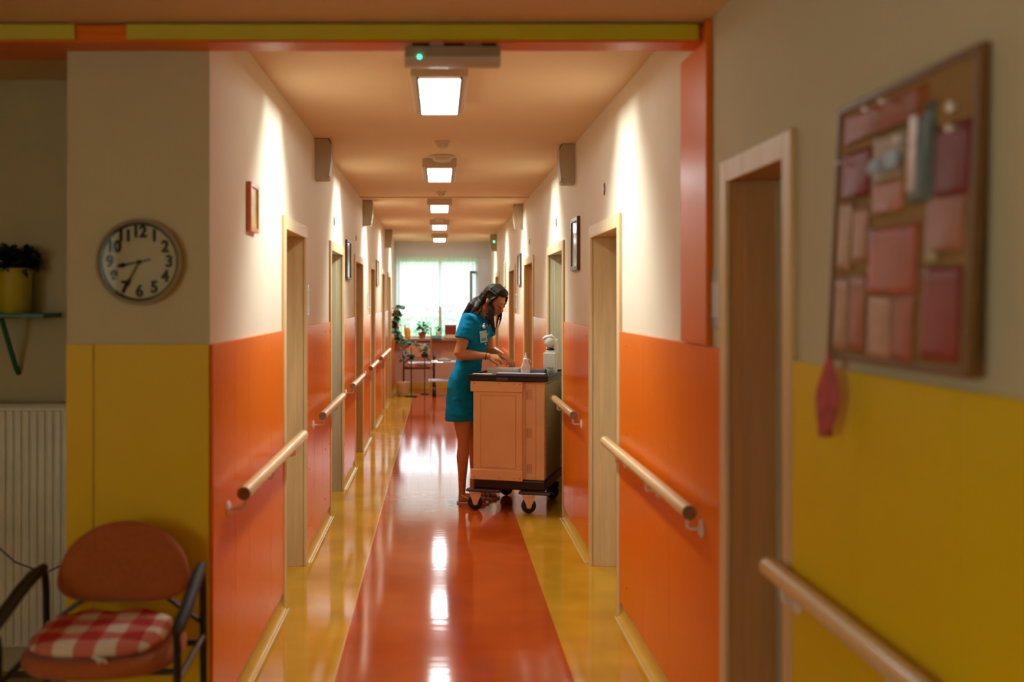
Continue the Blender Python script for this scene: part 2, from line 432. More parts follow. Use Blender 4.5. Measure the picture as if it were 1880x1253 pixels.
for i, (a, b) in enumerate(LD):
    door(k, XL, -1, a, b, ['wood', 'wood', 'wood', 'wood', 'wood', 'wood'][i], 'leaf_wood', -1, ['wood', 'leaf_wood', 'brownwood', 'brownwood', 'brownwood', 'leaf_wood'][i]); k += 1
for i, (a, b) in enumerate(RD):
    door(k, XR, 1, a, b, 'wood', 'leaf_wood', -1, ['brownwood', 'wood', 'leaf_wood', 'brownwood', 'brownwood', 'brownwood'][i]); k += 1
G().box(XR+REC-.034, XR+REC-.03, 3.10, 3.12, .02, 1.9).build('door_seal', M['black'], bpy.data.objects['door_7'], smooth=0)

# ------------------------------------------------------------------ end window, curtain, sill
g = G(); fy = YE+.10
g.box(WX0, WX0+.05, fy, fy+.06, WZ0, WZ1).box(WX1-.05, WX1, fy, fy+.06, WZ0, WZ1).box(WX0+.05, WX1-.05, fy, fy+.06, WZ0, WZ0+.05).box(WX0+.05, WX1-.05, fy, fy+.06, WZ1-.05, WZ1)
g.box(-.02, .04, fy, fy+.06, WZ0+.05, WZ1-.05)
w1 = struct('window_1', g, M['white'])
G().box(WX0+.05, WX1-.05, fy+.025, fy+.031, WZ0+.05, WZ1-.05).build('pane', M['glass'], w1, smooth=0)
G().box(-.76, .9, YE-.17, YE-.001, .875, .915, bev=.004).build('window_sill', c('sill_wood', (.36, .24, .15), .4), w1, smooth=0)
g = G(); th = R(68); T = Matrix.Translation((WX1-.03, fy, 0)) @ Matrix.Rotation(th, 4, 'Z')
for b in ((-.34, -.30, -.03, 0, 1.42, 2.13), (-.04, 0, -.03, 0, 1.42, 2.13), (-.30, -.04, -.03, 0, 1.42, 1.46), (-.30, -.04, -.03, 0, 2.09, 2.13)): g.box(*b, T=T)
cs = g.build('open_casement', c('casement_grey', (.16, .18, .18), .4), w1, smooth=0)
G().box(-.30, -.04, -.018, -.012, 1.46, 2.09, T=T).build('casement_pane', M['glass'], cs, smooth=0)

# curtain: wavy sheer cloth with scalloped hem on a rod
ct = thing('curtain', 'short sheer white curtain hung in folds across the window at the end of the corridor', 'curtain', (0, YE-.05, 0))
g = G(); nx = 150; nz = 10; vs = []
for i in range(nx+1):
    u = i/nx; x = -.80+u*1.50; row = []
    hem = 1.475+.025*abs(math.sin(u*PI*9))
    for j_ in range(nz+1):
        v = j_/nz; z = 2.375+(hem-2.375)*v
        y = .018*math.sin(u*PI*44+.6*math.sin(u*17))*(0.6+.4*v)+.008*math.sin(u*91)
        row.append(g.bm.verts.new((x, y, z)))
    vs.append(row)
for i in range(nx):
    for j_ in range(nz): g.bm.faces.new((vs[i][j_], vs[i+1][j_], vs[i+1][j_+1], vs[i][j_+1]))
g.build('curtain_cloth', M['voile'], ct, smooth=80)
G().cyl((-.81, 0, 2.39), (.82, 0, 2.39), .012).build('curtain_rod', M['white'], ct)

# lobby window (beside the camera, lights the lobby)
g = G().box(wx-.10, wx-.05, -2.8, -2.74, 1.0, 2.3).box(wx-.10, wx-.05, -.26, -.2, 1.0, 2.3).box(wx-.10, wx-.05, -2.74, -.26, 1.0, 1.06).box(wx-.10, wx-.05, -2.74, -.26, 2.24, 2.3).box(wx-.10, wx-.05, -1.63, -1.57, 1.06, 2.24)
w2 = struct('window_2', g, M['white'])
G().box(wx-.078, wx-.073, -2.74, -.26, 1.06, 2.24).build('pane', M['glass'], w2, smooth=0)

# ------------------------------------------------------------------ outside garden
struct('ground_outside', G().box(-60, 60, 18.8, 120, -.4, -.3), c('lawn', (.18, .34, .10), .9, var=.2, scale=2))
fol = [c('foliage_a', (.55, .82, .64), .6, var=.3, scale=3), c('foliage_b', (.60, .85, .70), .6, var=.3, scale=3)]
bark = c('bark', (.16, .11, .07), .9, var=.2)
for i, (x, y, z, r, lab) in enumerate(((-1.0, 27, .75, .80, 'leafy green shrub outside the end window, left of the middle bar'),
                                       (.85, 26.5, .7, .75, 'leafy green shrub outside the end window, right behind the middle bar'),
                                       (0, 32, .95, .95, 'rounded green shrub outside the end window, farther back between the two others'))):
    t = thing('garden_shrub', lab, 'shrub', (x, y, -.35))
    G().cyl((0, 0, 0), (0, 0, z), .09, 8).build('trunk', bark, t)
    g = G(); rr = random.Random(i)
    for q in range(520):
        v = Vector((rr.gauss(0, 1), rr.gauss(0, 1), rr.gauss(0, 1))).normalized()*r*(rr.random()**.35)
        v.z = v.z*.8+z+.25
        g.leaf(v, (rr.gauss(0, 1), rr.gauss(0, 1), rr.gauss(0, .7)), (0, 0, 1), .17, .09)
    g.build('foliage', fol[i % 2], t)

# ------------------------------------------------------------------ ceiling lamps
def lamp():
    t = thing('ceiling_lamp', '', 'ceiling lamp', (0, 0, CH), 0, None)
    G().box(-.13, .13, -.45, .45, -.070, 0, bev=.004).build('housing', M['lampbody'], t, smooth=0)
    fr = G().box(-.102, -.094, -.44, .44, -.080, -.068).box(.094, .102, -.44, .44, -.080, -.068)
    fr.build('side_trim', c('dark_trim', (.10, .07, .10), .4), t, smooth=0)
    G().box(-.094, .094, -.39, .44, -.076, -.069).build('diffuser', M['glow'], t, smooth=0)
    return t
L0 = lamp()
labs = ['bright rectangular ceiling lamp nearest the corridor mouth, just past the exit light', 'square-looking ceiling lamp second from the corridor mouth, behind the big round detector',
        'ceiling lamp third from the corridor mouth, after the ceiling seam', 'small ceiling lamp fourth from the corridor mouth', 'farthest and smallest ceiling lamp, against the pale end wall']
for i, y in enumerate(LAMP_Y):
    o = L0 if i == 0 else dup(L0)
    o.location = (0, y, CH); o['label'] = labs[i]; o['group'] = 'ceiling lamps along the corridor'

def detector(y, r, label, x=.02):
    t = thing('smoke_detector', label, 'smoke detector', (x, y, CH), 0, 'detectors on the corridor ceiling')
    G().lathe([(r, 0), (r, -.012), (r*.9, -.018)]).build('base', M['lampbody'], t)
    G().lathe([(r*.72, -.018), (r*.66, -.038), (r*.4, -.046), (.002, -.047)]).build('sensor_head', M['lampbody'], t)
detector(6.75, .052, 'small white smoke detector on the ceiling between the first two lamps')
detector(9.85, .05, 'small smoke detector on the ceiling just before the ceiling seam')
detector(7.42, .098, 'large flat round detector right in front of the second ceiling lamp')
detector(4.36, .098, 'large flat round detector between exit light and nearest ceiling lamp')
detector(13.1, .075, 'tiny round detector in front of the fourth ceiling lamp', 0)

# emergency light under the portal board
t = thing('emergency_light', 'long grey emergency light with a green lamp, fixed under the orange portal board', 'emergency light', (.045, 3.50, 2.487))
G().box(-.165, .165, -.035, .035, -.050, -.010, bev=.005).build('housing', c('taupe_housing', (.34, .24, .16), .35), t, smooth=0)
for a_, b_ in ((-.14, -.08), (-.03, .04), (.10, .15)): G().box(a_, b_, -.03, .03, -.0105, 0).build('mounting_foot', M['black'], t, smooth=0)
g = G(); pts = []
for i in range(13):
    a = PI*i/12; pts.append((-.165, -.042*math.cos(a), -.050-.028*math.sin(a)))
g.poly(pts, (.33, 0, 0)).build('lens_cover', c('lens_cover', (.62, .54, .42), .15, spec=.9), t)
G().ball((-.114, -.041, -.050), (.0062, .005, .006)).build('indicator_light', M['green_led'], t)

# beige boxes on both walls under the ceiling
def corner_unit(xf, sgn, y, label, led=False):
    t = thing('emergency_lamp', label, 'wall box', (xf, y, CH), 0, None if led else 'beige boxes high on the corridor walls')
    s = -sgn; ln = .35
    G().poly([(0, 0, -.003), (s*.095, 0, -.003), (s*.108, 0, -.03), (s*.106, 0, -.14), (s*.092, 0, -.262), (s*.082, 0, -.272), (0, 0, -.272)], (0, .13, 0)).build('box_body', M['beigebox'], t, smooth=0)
    G().tube([(s*.090, -.004, -.006), (s*.108, -.006, -.04)], .0022, 6).build('hinge_wire', M['black'], t)
    G().tube([(s*.082, -.006, -.238), (s*.104, -.010, -.268)], .0045, 8).ball((s*.094, -.006, -.234), .006).build('latch', M['steel'], t)
    if led: G().ball((s*.045, -.002, -.12), (.013, .006, .013)).build('indicator_light', M['green_led'], t)
corner_unit(XL, -1, 6.61, 'beige box high on the left wall, nearest of the left row')
corner_unit(XR, 1, 6.85, 'beige box high on the right wall, nearest of the right row')
corner_unit(XL, -1, 10.7, 'beige box high on the left wall, second of the left row')
corner_unit(XR, 1, 11.1, 'beige box high on the right wall, second of the right row')
corner_unit(XL, -1, 15.1, 'beige box high on the left wall, farthest, beside the bright end room')
corner_unit(XR, 1, 16.2, 'farthest box high on the right wall with a green indicator light', True)

# ------------------------------------------------------------------ handrails
def handrail(xf, sgn, y0, y1, ys, label, x=.077, z=.868, grp='wooden handrails along the corridor walls'):
    t = thing('handrail', label, 'handrail', (xf, y0, z), 0, grp)
    r = .0255; s = -sgn*x; L = y1-y0
    rl = G().tube([(s, .004, 0), (s, L-.004, 0)], r, 24).build('rail', M['rail'], t)
    G().tube([(s, 0, 0), (s, .0045, 0)], r*.97, 24).build('end_cap', M['railend'], t)
    G().tube([(s, L-.0045, 0), (s, L, 0)], r*.97, 24).build('end_cap', M['railend'], t)
    for y in ys:
        q = y-y0
        G().tube([(-sgn*.012, q, -.062), (s*.80, q, -.062), (s*.97, q, -.056), (s, q, -.045), (s, q, -r+.002)], .0065, 10).build('bracket', M['metal'], t)
        G().lathe([(.031, -sgn*.010), (.031, -sgn*.014), (.024, -sgn*.019), (.008, -sgn*.021)], (0, q, -.062), 20, 'x').build('wall_plate', M['metal'], t)
handrail(XL, -1, 3.81, 5.50, (3.84, 4.5, 5.16), 'wooden handrail on left orange wall nearest the corridor mouth')
handrail(XL, -1, 6.38, 7.72, (6.42, 7.3), 'wooden handrail on left wall between its first and second door')
handrail(XL, -1, 8.6, 9.8, (8.66, 9.5), 'wooden handrail on left wall between its second and third door')
handrail(XL, -1, 10.85, 12.0, (10.95, 11.6), 'short-looking handrail on left wall between its third and fourth door')
handrail(XL, -1, 12.75, 15.0, (12.85, 13.8), 'shining handrail on left wall beyond its fourth door')
handrail(XR, 1, 3.47, 5.25, (3.50, 4.2, 4.93), 'wooden handrail on right orange wall nearest the corridor mouth', .060)
handrail(XR, 1, 6.42, 7.60, (6.46, 7.3), 'wooden handrail on right wall just in front of the cart', .066)
handrail(XR, 1, 8.65, 9.75, (8.75, 9.6), 'wooden handrail on right wall behind the cart, mostly hidden', .066)
handrail(XR, 1, 13.35, 15.3, (13.6, 15.1), 'pale handrail on right wall seen beside the hands of the woman', .066)
handrail(XR, 1, 1.2, 2.67, (1.3, 1.95, 2.56), 'blurred wooden handrail on the yellow panelling in the right foreground', .05, .895, None)

# ------------------------------------------------------------------ pictures, signs
def picture(xf, sgn, y0, y1, z0, z1, fm, pm, label, fw=.02):
    t = thing('framed_picture', label, 'picture', (xf, (y0+y1)/2, z0)); s = -sgn; a = (y1-y0)/2; h = z1-z0
    g = G().box(0, s*.022, -a, -a+fw, 0, h, bev=.002).box(0, s*.022, a-fw, a, 0, h, bev=.002).box(0, s*.022, -a+fw, a-fw, 0, fw, bev=.002).box(0, s*.022, -a+fw, a-fw, h-fw, h, bev=.002)
    g.build('picture_frame', M[fm], t, smooth=0)
    G().box(s*.001, s*.014, -a+fw, a-fw, fw, h-fw).build('picture', pm, t, smooth=0)
pc = c('pic_yellow', (.62, .48, .10), .3, var=.3, scale=14)
pd = c('pic_grey', (.42, .40, .36), .15, var=.3, scale=6)
picture(XL, -1, 4.26, 4.45, 1.895, 2.105, 'orangewood', pc, 'small orange-framed yellow picture on the left wall, before the first door')
picture(XL, -1, 8.72, 9.1, 1.785, 2.13, 'darkwood', pd, 'dark-framed picture on left wall after its second door')
picture(XL, -1, 12.9, 13.35, 1.79, 2.12, 'goldwood', pd, 'pale gold-framed picture far down the left wall')
picture(XR, 1, 6.60, 6.93, 1.80, 2.155, 'darkwood', pd, 'dark wooden framed picture on right wall beside its second door, nearest on that side', .03)
picture(XR, 1, 11.3, 11.65, 1.765, 2.13, 'darkwood', pd, 'dark framed picture on right wall above and beyond the woman')
picture(XR, 1, 13.9, 14.3, 1.79, 2.13, 'goldwood', pd, 'gold-framed picture farthest along the right wall')
def plate(xf, sgn, y0, y1, z0, z1, label):
    t = thing('door_sign', label, 'sign', (xf, (y0+y1)/2, z0), 0, 'small signs beside the doors'); s = -sgn
    G().box(0, s*.006, (y0-y1)/2, (y1-y0)/2, 0, z1-z0, bev=.001).build('sign_plate', c('sign_grey', (.34, .36, .36), .25), t, smooth=0)
    G().box(s*.006, s*.0065, (y0-y1)*.38, (y1-y0)*.38, (z1-z0)*.2, (z1-z0)*.8).build('sign_insert', c('sign_insert', (.55, .56, .55), .35), t, smooth=0)
plate(XL, -1, 6.17, 6.28, 1.51, 1.69, 'small grey door sign on left wall just after its first door')
plate(XL, -1, 11.45, 11.6, 1.51, 1.69, 'small grey door sign on left wall before its fourth door')
plate(XR, 1, 3.285, 3.40, 1.505, 1.70, 'blue-grey door sign between the nearest right door and the orange post')
plate(XR, 1, 11.95, 12.1, 1.51, 1.69, 'small door sign on right wall above the hands of the woman')
def spot(xf, sgn, y, z, label, r=.035):
    t = G().lathe([(r, 0), (r, -sgn*.004), (r*.8, -sgn*.007)], (0, 0, 0), 20, 'x').build('number_disc', c('brown_disc', (.16, .08, .04), .4))
    t.location = (xf, y, z); t.scale = (1, .62, 1); tag(t, label, 'number plate', 'small brown discs above the doors')
spot(XR, 1, 5.62, 2.222, 'small brown disc on right wall above its nearest corridor door')
spot(XL, -1, 7.80, 2.212, 'small dark disc on left wall above its second door')
spot(XR, 1, 7.93, 2.215, 'small dark disc on right wall above the door beside the cart')
spot(XL, -1, 9.85, 2.21, 'tiny dark disc on left wall above its third door', .028)
spot(XR, 1, 10.3, 2.20, 'tiny dark disc on right wall above the door beyond the cart', .028)

# ------------------------------------------------------------------ wall clock (8:35)
clk_glass = M['glass'].copy(); clk_glass.name = 'clock_glass'; clk_glass.node_tree.nodes['Mix Shader'].inputs[0].default_value = .008
t = thing('wall_clock', 'round wall clock with black numerals reading twenty-five to nine, above yellow panelling', 'clock', (-1.062, YF, 1.737))
G().lathe([(.150, 0), (.153, -.012), (.152, -.030), (.143, -.036), (.138, -.030), (.138, -.018), (.138, -.004)], seg=64, axis='y').build('clock_case', c('clock_case', (.34, .31, .22), .35), t)
G().lathe([(.139, -.004), (.139, -.018)], seg=64, axis='y').build('dial', c('clock_dial', (.46, .42, .25), .5, spec=.2), t)
G().lathe([(.137, -.031), (.137, -.0325)], seg=64, axis='y').build('glass_cover', clk_glass, t)
ink = c('black_ink', (.006, .006, .006), .85, spec=.1)
g = G()
for i in range(96):
    pass
# rim line
g = G(); n = 96; ra, rb = .138, .130
va = [[g.bm.verts.new((r_*math.sin(2*PI*i/n), -.0186, r_*math.cos(2*PI*i/n))) for i in range(n)] for r_ in (ra, rb)]
for i in range(n): g.bm.faces.new((va[0][i], va[0][(i+1) % n], va[1][(i+1) % n], va[1][i]))
g.build('minute_ring', ink, t)
for h in range(1, 13):
    cu = bpy.data.curves.new('numeral', 'FONT'); cu.body = str(h); cu.size = .058; cu.align_x = 'CENTER'; cu.align_y = 'CENTER'; cu.offset = .0014; cu.extrude = .0003
    tmp = bpy.data.objects.new('numeral', cu); COL.objects.link(tmp)
    dg = bpy.context.evaluated_depsgraph_get(); me = bpy.data.meshes.new_from_object(tmp.evaluated_get(dg))
    b3 = bmesh.new()
    for q, (dx, dy) in enumerate(((-.0024, 0), (0, .0012), (.0024, 0), (0, -.0012))):
        m4 = me.copy(); m4.transform(Matrix.Translation((dx, dy, .00004*q))); b3.from_mesh(m4); bpy.data.meshes.remove(m4)
    b3.to_mesh(me); b3.free()
    bpy.data.objects.remove(tmp)
    a = R(30*h); rr = .105
    me.transform(Matrix.Translation((rr*math.sin(a), -.019, rr*math.cos(a))) @ Matrix.Rotation(R(90), 4, 'X') @ Matrix.Diagonal((.88, 1.0, 1, 1)))
    me.materials.append(ink); o = bpy.data.objects.new('numeral', me); COL.objects.link(o); o.parent = t
def hand(name, ang, L, wd, tail, y):
    a = R(ang); d = Vector((math.sin(a), 0, math.cos(a))); s_ = Vector((d.z, 0, -d.x))
    pts = [(-d*tail-s_*wd*.4), (-d*tail+s_*wd*.4), (d*L*.55+s_*wd*.4), (d*L*.72+s_*wd*1.3), (d*L*.9+s_*wd*.6), (d*L), (d*L*.9-s_*wd*.6), (d*L*.72-s_*wd*1.3), (d*L*.55-s_*wd*.4)]
    G().poly([p+Vector((0, y, 0)) for p in pts], (0, -.0012, 0)).build(name, ink, t, smooth=0)
hand('hour_hand', 258, .084, .0075, .042, -.021)
hand('minute_hand', 208, .115, .0065, 0.0, -.024)
G().lathe([(.007, -.019), (.007, -.028)], seg=20, axis='y').build('centre_cap', ink, t)

# ------------------------------------------------------------------ radiator in the alcove
t = thing('radiator', 'tall white ribbed panel radiator in the alcove behind the armchair', 'radiator', (0, 4.35, 0))
g = G(); x = -2.7
while x < -1.36:
    g.box(x+.0015, x+.0315, -.150, -.138, .16, 1.14, bev=.005); x += .033
g.box(-2.7, -1.345, -.142, -.06, .15, 1.155, bev=.006)
g.build('radiator_panel', c('radiator_enamel', (.80, .79, .68), .35), t, smooth=40)
G().box(-2.7, -1.345, -.150, -.055, 1.155, 1.168, bev=.003).build('top_grille', c('radiator_enamel2', (.58, .55, .45), .35), t, smooth=0)
G().box(-2.4, -2.36, -.06, -.001, .3, 1.0).box(-1.6, -1.56, -.06, -.001, .3, 1.0).build('wall_bracket', M['metal'], t, smooth=0)
G().tube([(-1.40, -.10, .15), (-1.40, -.10, .001)], .011, 10).build('pipe', M['metal'], t)
o = G().tube([(-2.30, 3.99, .98), (-1.98, 3.99, .83), (-1.80, 3.99, .67), (-1.68, 3.985, .565), (-1.56, 3.985, .52), (-1.46, 3.985, .57), (-1.40, 3.985, .60), (-1.38, 4.02, .62)], .0035, 8).build('cable', M['black'])
tag(o, 'thin dark cable drooping in front of the white radiator', 'cable')

# green shelf with pot
sh = thing('wall_shelf', 'green bracket shelf on the alcove wall above the radiator', 'shelf', (-1.632, 4.35, 1.535))
gp = c('green_paint', (.02, .16, .08), .4)
G().box(-.75, 0, -.20, -.001, -.008, .012, bev=.003).build('shelf_board', gp, sh, smooth=0)
def brk(px): G().tube([(px, -.18, -.008), (px, -.15, -.05), (px, -.09, -.14), (px, -.03, -.225), (px, -.004, -.25)], .011, 8).build('shelf_bracket', gp, sh)
brk(-.183); brk(-.62)
def plant(name, label, loc, potprof, potm, leaves, leafm, stem=None):
    t = thing(name, label, 'plant', loc)
    G().lathe(potprof).build('pot', potm, t)
    h = max(p[1] for p in potprof); rr = random.Random(sum(map(ord, label)))
    g = G()
    for (n_, r_, zb, zt, L, W, dz) in leaves:
        for i in range(n_):
            a = rr.random()*2*PI; q = rr.random()**.5*r_
            p = Vector((q*math.cos(a), q*math.sin(a), h+zb+(zt-zb)*rr.random()))
            g.leaf(p, (math.cos(a+rr.gauss(0, .4)), math.sin(a+rr.gauss(0, .4)), dz+rr.gauss(0, .35)), (0, 0, 1), L*(.7+.6*rr.random()), W*(.7+.6*rr.random()), .35)
    g.build('leaves', leafm, t)
    if stem: G().tube([(0, 0, h-.02)]+[(x_, y_, h+z_) for x_, y_, z_ in stem], .007, 8).build('stem', c('stem_brown', (.05, .04, .02), .7), t)
    return t
plant('potted_plant', 'dark leafy plant in a yellow pot on the green shelf', (-1.795, 4.26, 1.547),
      [(.060, 0), (.063, .004), (.072, .17), (.076, .172), (.076, .188), (.066, .188), (.064, .15), (.004, .148)], c('yellow_pot', (.52, .42, .02), .45),
      [(150, .055, -.02, .08, .06, .030, .4), (110, .075, .0, .07, .05, .026, .1)], c('dark_leaf', (.012, .05, .02), .5, var=.3), [(0, 0, .05)])

# ------------------------------------------------------------------ lobby armchair
def armchair(name, label, loc, rz, sh=0, seatm=None, group=None):
    t = thing(name, label, 'chair', loc, rz, group)
    om = seatm
    def rounded(cx, cz, wdt, hgt, y, th, flat=.35, tilt=0):
        pts = []; n = 40
        for i in range(n):
            a = 2*PI*i/n; x_ = math.cos(a); z_ = math.sin(a)
            if z_ < 0: x_ = math.copysign(abs(x_)**(.6), x_); z_ = -abs(z_)**.8*flat
            pts.append((cx+x_*wdt/2, y, cz+z_*hgt))
        return pts
    # backrest: dome-shaped padded shell
    g = G(); prof = rounded(0, .66, .44, .19, 0, .03, .40)
    rings = []
    for (yy, s) in ((.020, .90), (.010, .985), (-.004, 1.0), (-.016, .985), (-.028, .90), (-.032, .6)):
        rings.append([g.bm.verts.new((p[0]*s, .205+yy+.10*(p[0]*s)**2*-2.0+ (p[2]-.6)*.12, .68+(p[2]-.68)*s)) for p in prof])
    for A, B in zip(rings, rings[1:]):
        for k_ in range(len(A)): g.bm.faces.new((A[k_], A[(k_+1) % len(A)], B[(k_+1) % len(A)], B[k_]))
    g.bm.faces.new(rings[0]); g.bm.faces.new(rings[-1][::-1]); g.build('backrest', om, t, smooth=60)
    # seat: rounded disc pad
    g = G(); secs = []
    for z, s in ((.435, .86), (.440, .95), (.452, 1.0), (.470, 1.0), (.485, .95), (.490, .85)):
        secs.append(((0, -.01, z+sh), (1, 0, 0), (0, 1, 0), .243*s, .225*s))
    g.loft(secs, 40, 2.6); g.build('seat', om, t, smooth=50)
    # tubular frame
    r = .0125
    for s in (-1, 1):
        xx = s*.262
        G().tube([(xx*.96, .24, 0), (xx, .225, .30), (xx, .215, .62), (xx, .205, .675), (xx, .18, .70), (xx, .14, .705)], r, 12).build('rear_leg', M['black'], t)
        G().tube([(xx*.97, -.24, 0), (xx, -.215, .30), (xx, -.205, .56), (xx, -.215, .60), (xx*1.03, -.245, .625)], r, 12).build('front_leg', M['black'], t)
        G().tube([(xx, .19, .703), (xx*1.015, .10, .700), (xx*1.03, 0, .682), (xx*1.04, -.13, .652), (xx*1.035, -.235, .632), (xx*1.03, -.262, .622)], [.016, .021, .021, .021, .020, .014], 14).build('armrest', M['rubber'], t)
        G().tube([(xx, .22, .425+sh), (xx, -.21, .425+sh)], .010, 10).build('side_rail', M['black'], t)
    for yy in (-.12, .14): G().tube([(-.262, yy, .425+sh), (.262, yy, .425+sh)], .010, 10).build('cross_rail', M['black'], t)
    for s in (-1, 1): G().tube([(s*.262, .218, .50), (s*.12, .228, .60)], .008, 8).build('back_bracket', M['black'], t)
    return t
rust = c('rust_fabric', (.42, .10, .014), .85, var=.08, scale=60, bump=.3, bscale=300, sheen=.2)
ac = armchair('armchair', 'orange round-backed armchair with black tube arms below the clock', (-1.055, 3.20, 0), R(3), sh=.035, seatm=rust)
cu_ = thing('seat_cushion', 'red and white checked cushion lying on the orange armchair', 'cushion', (-1.065, 3.19, .5265), R(3))
g = G(); secs = []
for z, s in ((0, .80), (.004, .93), (.014, .99), (.024, 1.0), (.034, .97), (.042, .88), (.046, .7), (.047, .35)):
    secs.append(((0, 0, z), (1, 0, 0), (0, 1, 0), .205*s, .19*s))
g.loft(secs, 48, 3.2)
for v in g.bm.verts:
    if v.co.z > .03: v.co.z -= .006*(math.cos(v.co.x*38)*math.cos(v.co.y*38))
g.build('cushion_pad', M['check'], cu_, smooth=60)
G().tube([(.02, -.188, .012), (.06, -.198, .002), (.065, -.200, -.008)], .005, 6).tube([(.02, -.188, .012), (.045, -.20, .0), (.04, -.203, -.01)], .004, 6).build('cushion_tie', c('tie_white', (.75, .66, .55), .8), cu_)

# ------------------------------------------------------------------ notice board on the right wall
bd = thing('notice_board', 'cork notice board in a brown frame full of pinned papers on the right wall', 'notice board', (.887, 1.978, 1.468))
BL_, BH = .605, .565
bd.rotation_euler = (0, R(2.6), 0)
fm = c('board_frame', (.20, .10, .035), .45, spec=.3); ck = c('cork', (.34, .20, .06), .85, var=.3, scale=150)
a = BL_/2; f_ = .014
G().box(-.012, .006, -a, -a+f_, 0, BH, bev=.002).box(-.012, .006, a-f_, a, 0, BH, bev=.002).box(-.012, .006, -a+f_, a-f_, 0, f_, bev=.002).box(-.012, .006, -a+f_, a-f_, BH-f_, BH, bev=.002).build('board_frame', fm, bd, smooth=0)
G().box(-.006, .005, -a+f_, a-f_, f_, BH-f_).build('cork_panel', ck, bd, smooth=0)
BM = root_matrix(bd)
sheets = [(.03, .70, .86, .975, (.42, .12, .05), 'wide reddish-brown sheet along the top of the board'),
 (.76, .98, .56, .80, (.25, .03, .03), 'dark red sheet at the right edge of the board'),
 (.03, .29, .63, .82, (.32, .05, .045), 'dark red sheet in the upper left of the board'),
 (.31, .58, .66, .85, (.45, .32, .20), 'beige sheet with two dark photos near the board top'),
 (.60, .76, .56, .90, (.16, .24, .26), 'teal-bordered sheet at the upper middle of the board'),
 (.32, .57, .545, .665, (.60, .24, .17), 'pink sheet below the beige photo sheet'),
 (.73, .97, .38, .57, (.50, .22, .17), 'pink sheet with teal edge at mid right of the board'),
 (.02, .155, .34, .62, (.62, .40, .30), 'tall pale sheet at the left edge of the board'),
 (.165, .30, .37, .58, (.58, .30, .22), 'tall pink sheet second from the left edge'),
 (.31, .69, .24, .49, (.56, .17, .12), 'large rose-coloured sheet in the middle of the board'),
 (.02, .15, .02, .31, (.60, .38, .29), 'tall pale sheet in the lower left corner of the board'),
 (.16, .31, .02, .32, (.50, .20, .14), 'pink sheet low on the board beside the pale corner sheet'),
 (.33, .52, .005, .235, (.66, .40, .34), 'pale pink folded leaflet at the bottom middle of the board'),
 (.53, .68, .005, .25, (.52, .18, .13), 'rose leaflet at the bottom right of the folded leaflet'),
 (.73, .97, .02, .33, (.38, .07, .06), 'dark red sheet in the lower right corner of the board'),
 (.74, .82, .345, .40, (.55, .48, .30), 'small pale note at mid right of the board')]
for i, (u0, u1, v0, v1, colr, lab) in enumerate(sheets):
    colr = (colr[0]*.85, colr[1]*.78, colr[2]*.6)
    m = c('paper_%d' % i, colr, .5, var=.22, scale=9, spec=.3)
    y0 = a-f_-(BL_-2*f_)*u1; y1 = a-f_-(BL_-2*f_)*u0; z0 = f_+(BH-2*f_)*v0; z1 = f_+(BH-2*f_)*v1
    g = G(); n = 8; rows = []; rr = random.Random(i); bulge = .004+.008*rr.random()
    for q in range(n+1):
        yy = y0+(y1-y0)*q/n; r_ = []
        for p_ in range(n+1):
            tt = p_/n; xx = -.0075-.0008*i/4-bulge*(tt**2)*math.sin(PI*q/n+.3*rr.random())**2
            r_.append(g.bm.verts.new((xx, yy-(y0+y1)/2, z1+(z0-z1)*tt-z0)))
        rows.append(r_)
    for q in range(n):
        for p_ in range(n): g.bm.faces.new((rows[q][p_], rows[q+1][p_], rows[q+1][p_+1], rows[q][p_+1]))
    o = g.build('pinned_paper', m, smooth=60)
    o.location = BM @ Vector((0, (y0+y1)/2, z0)); o.rotation_euler = bd.rotation_euler
    md = o.modifiers.new('thickness', 'SOLIDIFY'); md.thickness = .0004
    tag(o, lab, 'paper', 'papers pinned to the notice board')
# printed blocks on the beige sheet are two dark photos and a blue strip
for (u0, u1, v0, v1, colr, lab) in ((.33, .42, .70, .75, (.05, .05, .06), 'small dark photo on the beige sheet, the left one'), (.46, .56, .70, .76, (.07, .12, .11), 'small dark green photo on the beige sheet, the right one'),
                                    (.64, .69, .60, .86, (.62, .40, .28), 'narrow pale strip on the teal-bordered sheet')):
    y0 = a-f_-(BL_-2*f_)*u1; y1 = a-f_-(BL_-2*f_)*u0; z0 = f_+(BH-2*f_)*v0; z1 = f_+(BH-2*f_)*v1
    o = G().box(-.0235, -.0225, (y0-y1)/2, (y1-y0)/2, 0, z1-z0).build('pinned_photo', c('photo'+lab[:18], colr, .3, var=.3, scale=30), smooth=0)
    o.location = BM @ Vector((0, (y0+y1)/2, z0)); o.rotation_euler = bd.rotation_euler; tag(o, lab, 'photo', 'papers pinned to the notice board')
pinm = c('pin_white', (.9, .9, .86), .12, spec=1)
for i, (u, v, r_, lab) in enumerate(((.28, .965, .006, 'white push pin at the board top, left one'), (.42, .965, .006, 'white push pin at the board top, right one'),
                                     (.55, .80, .010, 'large shiny pin near the upper middle of the board'), (.90, .845, .010, 'large shiny pin near the top right corner'),
                                     (.90, .775, .007, 'smaller pin just below the one at top right corner'), (.05, .79, .005, 'white pin by the upper left edge of the board'))):
    yy = a-f_-(BL_-2*f_)*u; z = f_+(BH-2*f_)*v
    o = G().lathe([(r_*.3, 0), (r_*.35, -.010), (r_*.9, -.012), (r_, -.016), (r_*.8, -.019)], (0, 0, 0), 14, 'x').build('push_pin', pinm)
    o.location = BM @ Vector((-.008, yy, z)); tag(o, lab, 'push pin', 'pins on the notice board')
